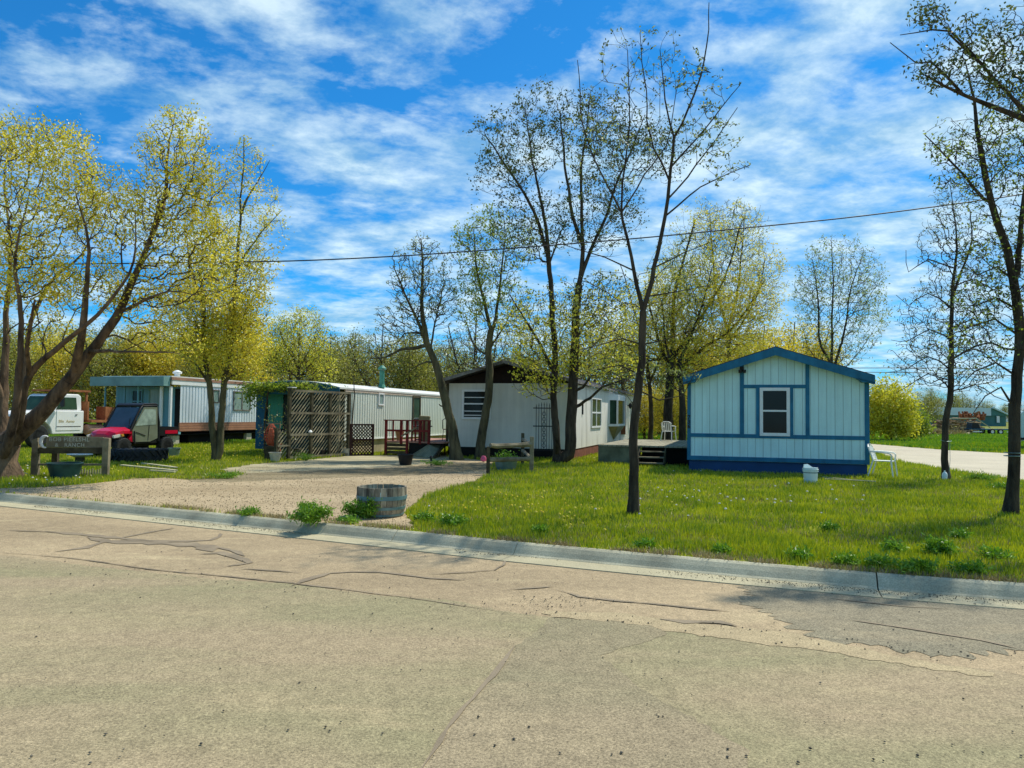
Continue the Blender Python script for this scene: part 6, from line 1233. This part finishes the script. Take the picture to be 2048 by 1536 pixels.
def old_truck():
    head = math.radians(253); t = thing('farm_truck', 'old white farm truck with rusty flatbed behind the big left tree', 'truck', pin(head, -1.85, .95, 166, 31.0), head)
    r = .46; wheel(t, .25, .88, r, .26, rim='rust', lugs=0); wheel(t, .25, -.88, r, .26, rim='rust', lugs=0); wheel(t, -3.6, .9, r, .3, rim='rust', lugs=0); wheel(t, -3.6, -.9, r, .3, rim='rust', lugs=0)
    MB().box(-5.2, 1.1, -.4, .4, .5, .66).build('chassis', 'rust', t)
    w = .95
    # left and right body sides with wheel arches
    arch = [(.25 + .62 * math.cos(a), .50 + .58 * math.sin(a)) for a in [math.radians(q) for q in range(170, 5, -15)]]
    body = [(-1.85, .52), (-.38, .52)] + arch + [(1.05, .55), (1.12, .95), (1.10, 1.30), (.95, 1.38), (-.40, 1.46), (-1.85, 1.46)]
    MB().prism(body, -w, w).build('body', 'truckwhite', t, bevel=.03)
    cab = [(-1.85, 1.461), (-.42, 1.461), (-.80, 2.08), (-.95, 2.14), (-1.7, 2.14), (-1.82, 2.05)]
    MB().prism(cab, -.82, .82).build('cab', 'truckwhite', t, bevel=.04)
    MB().prism([(-.40, 1.49), (-.76, 2.04), (-.80, 2.04), (-.44, 1.49)], -.72, .72).build('windshield', 'glassg', t)
    for s in (-1, 1):
        d = MB().box(-1.70, -.55, s * .955 - .012, s * .955 + .012, .66, 1.44).build('door', 'truckwhite', t, bevel=.008)
        MB().prism([(-1.62, 1.50), (-.62, 1.50), (-.90, 2.00), (-1.55, 2.00)], s * .825 - .012, s * .825 + .012).build('door_window', 'glassg', d)
        MB().box(-1.5, -1.42, s * .98 - .012, s * .98 + .012, 1.28, 1.31).build('handle', 'iron', d); MB().box(-1.7, -.55, s * .9685 - .001, s * .9685 + .002, .80, .83).build('trim_strip', 'iron', d)
        text_part('Blin  Asmo', .17, d, (-.64 if s > 0 else -1.62, s * .971, .98), (math.pi / 2, 0, math.pi if s > 0 else 0), 'gold', .002, .002)
        MB().tube([(-.6, s * .9, 1.5), (-.62, s * 1.15, 1.6), (-.62, s * 1.15, 1.9)], .014, 5).box(-.65, -.60, s * 1.15 - .09, s * 1.15 + .09, 1.62, 1.95).build('mirror', 'black', t)
        MB().lathe([(0, 0), (.09, 0), (.10, .03), (0, .05)], n=16, mat=Matrix.Translation((1.12, s * .7, 1.08)) @ Matrix.Rotation(math.pi / 2, 4, 'Y')).build('headlight', 'lamp', t)
    MB().box(1.12, 1.17, -.55, .55, .85, 1.22).build('grille', 'rust', t); MB().box(1.2, 1.3, -.95, .95, .55, .72).build('bumper', 'rust', t, bevel=.02)
    MB().box(-5.4, -2.05, -1.15, 1.15, .98, 1.08).build('flatbed', 'rust', t); MB().box(-2.1, -2.02, -.95, .95, 1.081, 1.85).build('headboard', 'rust', t)
    MB().prism([(-4.6, 1.081), (-2.9, 1.081), (-2.9, 1.65), (-3.7, 1.60)], .5, 1.0).build('rusty_panel', 'rust', t)
    MB().lathe([(0, 0), (.19, .0), (.22, .05), (.22, .75), (.19, .8), (0, .8)], n=20, mat=Matrix.Translation((-2.05, .85, .68)) @ Matrix.Rotation(-math.pi / 2, 4, 'Y')).build('fuel_tank', 'pinktank', t, smooth=True)
    MB().box(-2.3, -.9, -.8, .8, 2.24, 2.32).build('roof_rack', 'rust', t)
    for s in (-.7, .7): MB().box(-2.2, -2.12, s, s + .06, 1.08, 2.24).build('rack_post', 'rust', t)
old_truck()
# pale camper at the right edge
p = at(2041, 870, 40); t = thing('parked_camper', 'pale aqua camper body cut off by the right edge of the photo', 'camper', (p.x, 40, 0), -.62)
MB().prism([(0, .45), (5, .45), (5, 2.0), (4.6, 2.2), (.3, 2.2), (0, 1.9)], 0, 2.2).build('body', 'camper', t, bevel=.05); MB().box(.0, 5, -.02, -.005, .5, .62).build('stripe', 'black', t); MB().box(-.1, .0, .2, 2.0, .38, .5).build('bumper', 'white', t); MB().box(1.2, 2.2, -.03, -.005, 1.1, 1.7).build('window', 'glass', t); wheel(t, 1.6, .15, .33, .2, lugs=0, rim='white'); wheel(t, 3.6, .15, .33, .2, lugs=0, rim='white')
# lumber heap and trailer beyond the street
def lumber():
    D = 88; p = at(1905, 864, D); t = thing('lumber_heap', 'tangled heap of brown logs and boards on the far side of the green field', 'lumber heap', (p.x, D, 0)); rng = random.Random(3); mb = MB()
    for k in range(110):
        x = rng.uniform(-3.6, 3.2); z = rng.uniform(.2, 1.9) * (1 - abs(x) / 6); a = rng.uniform(-.35, .35); L = rng.uniform(.8, 2.2); y = rng.uniform(-.8, .8); mb.tube([(x - L / 2, y, z - a * L / 2), (x + L / 2, y + rng.uniform(-.5, .5), z + a * L / 2)], rng.uniform(.05, .13), 6)
    mb.build('logs', 'log', t); MB().box(-5.6, -2.6, -.3, 1.5, .2, 1.55).build('dark_bin', 'darkblue', t); mb = MB()
    for k in range(14): mb.beam((-6.8 + rng.uniform(0, 2.6), rng.uniform(-.4, 1), 2.4 - k * .03), (-3.9 + rng.uniform(0, 1), rng.uniform(-.4, 1), 1.7), .14, .05)
    mb.build('white_boards', 'white', t); mb = MB()
    for k in range(30): x = rng.uniform(1.0, 4.0); mb.tube([(x, rng.uniform(0, 1), 1.4 + rng.uniform(0, .5)), (x + rng.uniform(-.6, .6), rng.uniform(0, 1), 2.2 + rng.uniform(0, .4))], .1, 5)
    mb.build('rusty_scrap', 'rust', t); MB().tube([(-1.2, -1, 1.7), (2.2, -1, 1.75), (3.8, -1, .7)], .06, 6).build('pale_pipe', 'paleplank', t)
lumber()
def flat_trailer():
    D = 82; p = at(1978, 868, D); t = thing('flatbed_trailer', 'dark flatbed trailer parked in front of the lumber heap', 'trailer', (p.x, D, 0)); MB().box(-2.2, 2.4, -.8, .8, .5, .62).build('bed', 'darkblue', t); MB().box(-3.4, -2.2, -.06, .06, .48, .56).build('tongue', 'iron', t); MB().prism([(-2.2, .62), (-1.2, .62), (-1.5, 1.25), (-2.1, 1.25)], -.5, .5).build('toolbox', 'black', t)
    for x in (-.2, .7): wheel(t, x, -.85, .32, .2, lugs=0, rim='white'); wheel(t, x, .85, .32, .2, lugs=0, rim='white')
    for x in (-1.8, 1.9): MB().box(x - .5, x + .5, -.86, -.8, .25, .36).build('fender', 'white', t)
flat_trailer()
t = tag(MB().add(*(lambda V, Fa: ([tuple(v) for v in V], [tuple(f) for f in Fa]))(*leaves(np.stack([RNG.normal(-.6, 1.5, 1800), RNG.normal(0, .5, 1800), np.abs(RNG.normal(0, .18, 1800))], 1), .45, .10, RNG, 0, 1.2))).build('dry_brush', 'straw', loc=(at(1868, 866, 78).x, 78, 0)), kind='stuff')
# utility poles and wires
for px, top, D, lab in ((2018, 806, 190, 'farther thin utility pole against the horizon at right'), (1996, 700, 0, '')):
    if not D: continue
    p = at(px, 850, D); t = thing('utility_pole', lab, 'utility pole', (p.x, D, 0)); H = at(px, top, D).z; MB().tube([(0, 0, 0), (0, 0, H)], .16, 8).build('pole', 'darkwood', t); MB().box(-.9, .9, -.06, .06, H - .7, H - .55).build('crossarm', 'darkwood', t)
def wire(label, pxs, D, r, name='power_line'):
    P = [Vector(at(x, y, D)) for x, y in pxs]; c = P[len(P) // 2]; Q = catmull([np.array(p) for p in P], .6); tag(MB().tube([Vector(q) - c for q in Q], r, 5).build(name, 'wire', loc=c), label, 'cable')
wire('single black overhead cable sagging across the whole sky', [(-260, 528), (0, 529), (200, 527.5), (400, 524.5), (580, 522), (800, 512), (1030, 496), (1270, 477), (1500, 455), (1680, 437), (1850, 416), (2048, 388), (2300, 345)], 19.5, .017)
wire('upper of two thin far wires low over the right side street', [(1700, 736), (1860, 736), (2048, 739), (2300, 744)], 60, .03, 'far_wire')
wire('lower of two thin far wires low over the right side street', [(1700, 744), (1860, 746), (2048, 752), (2300, 760)], 60, .03, 'far_wire')
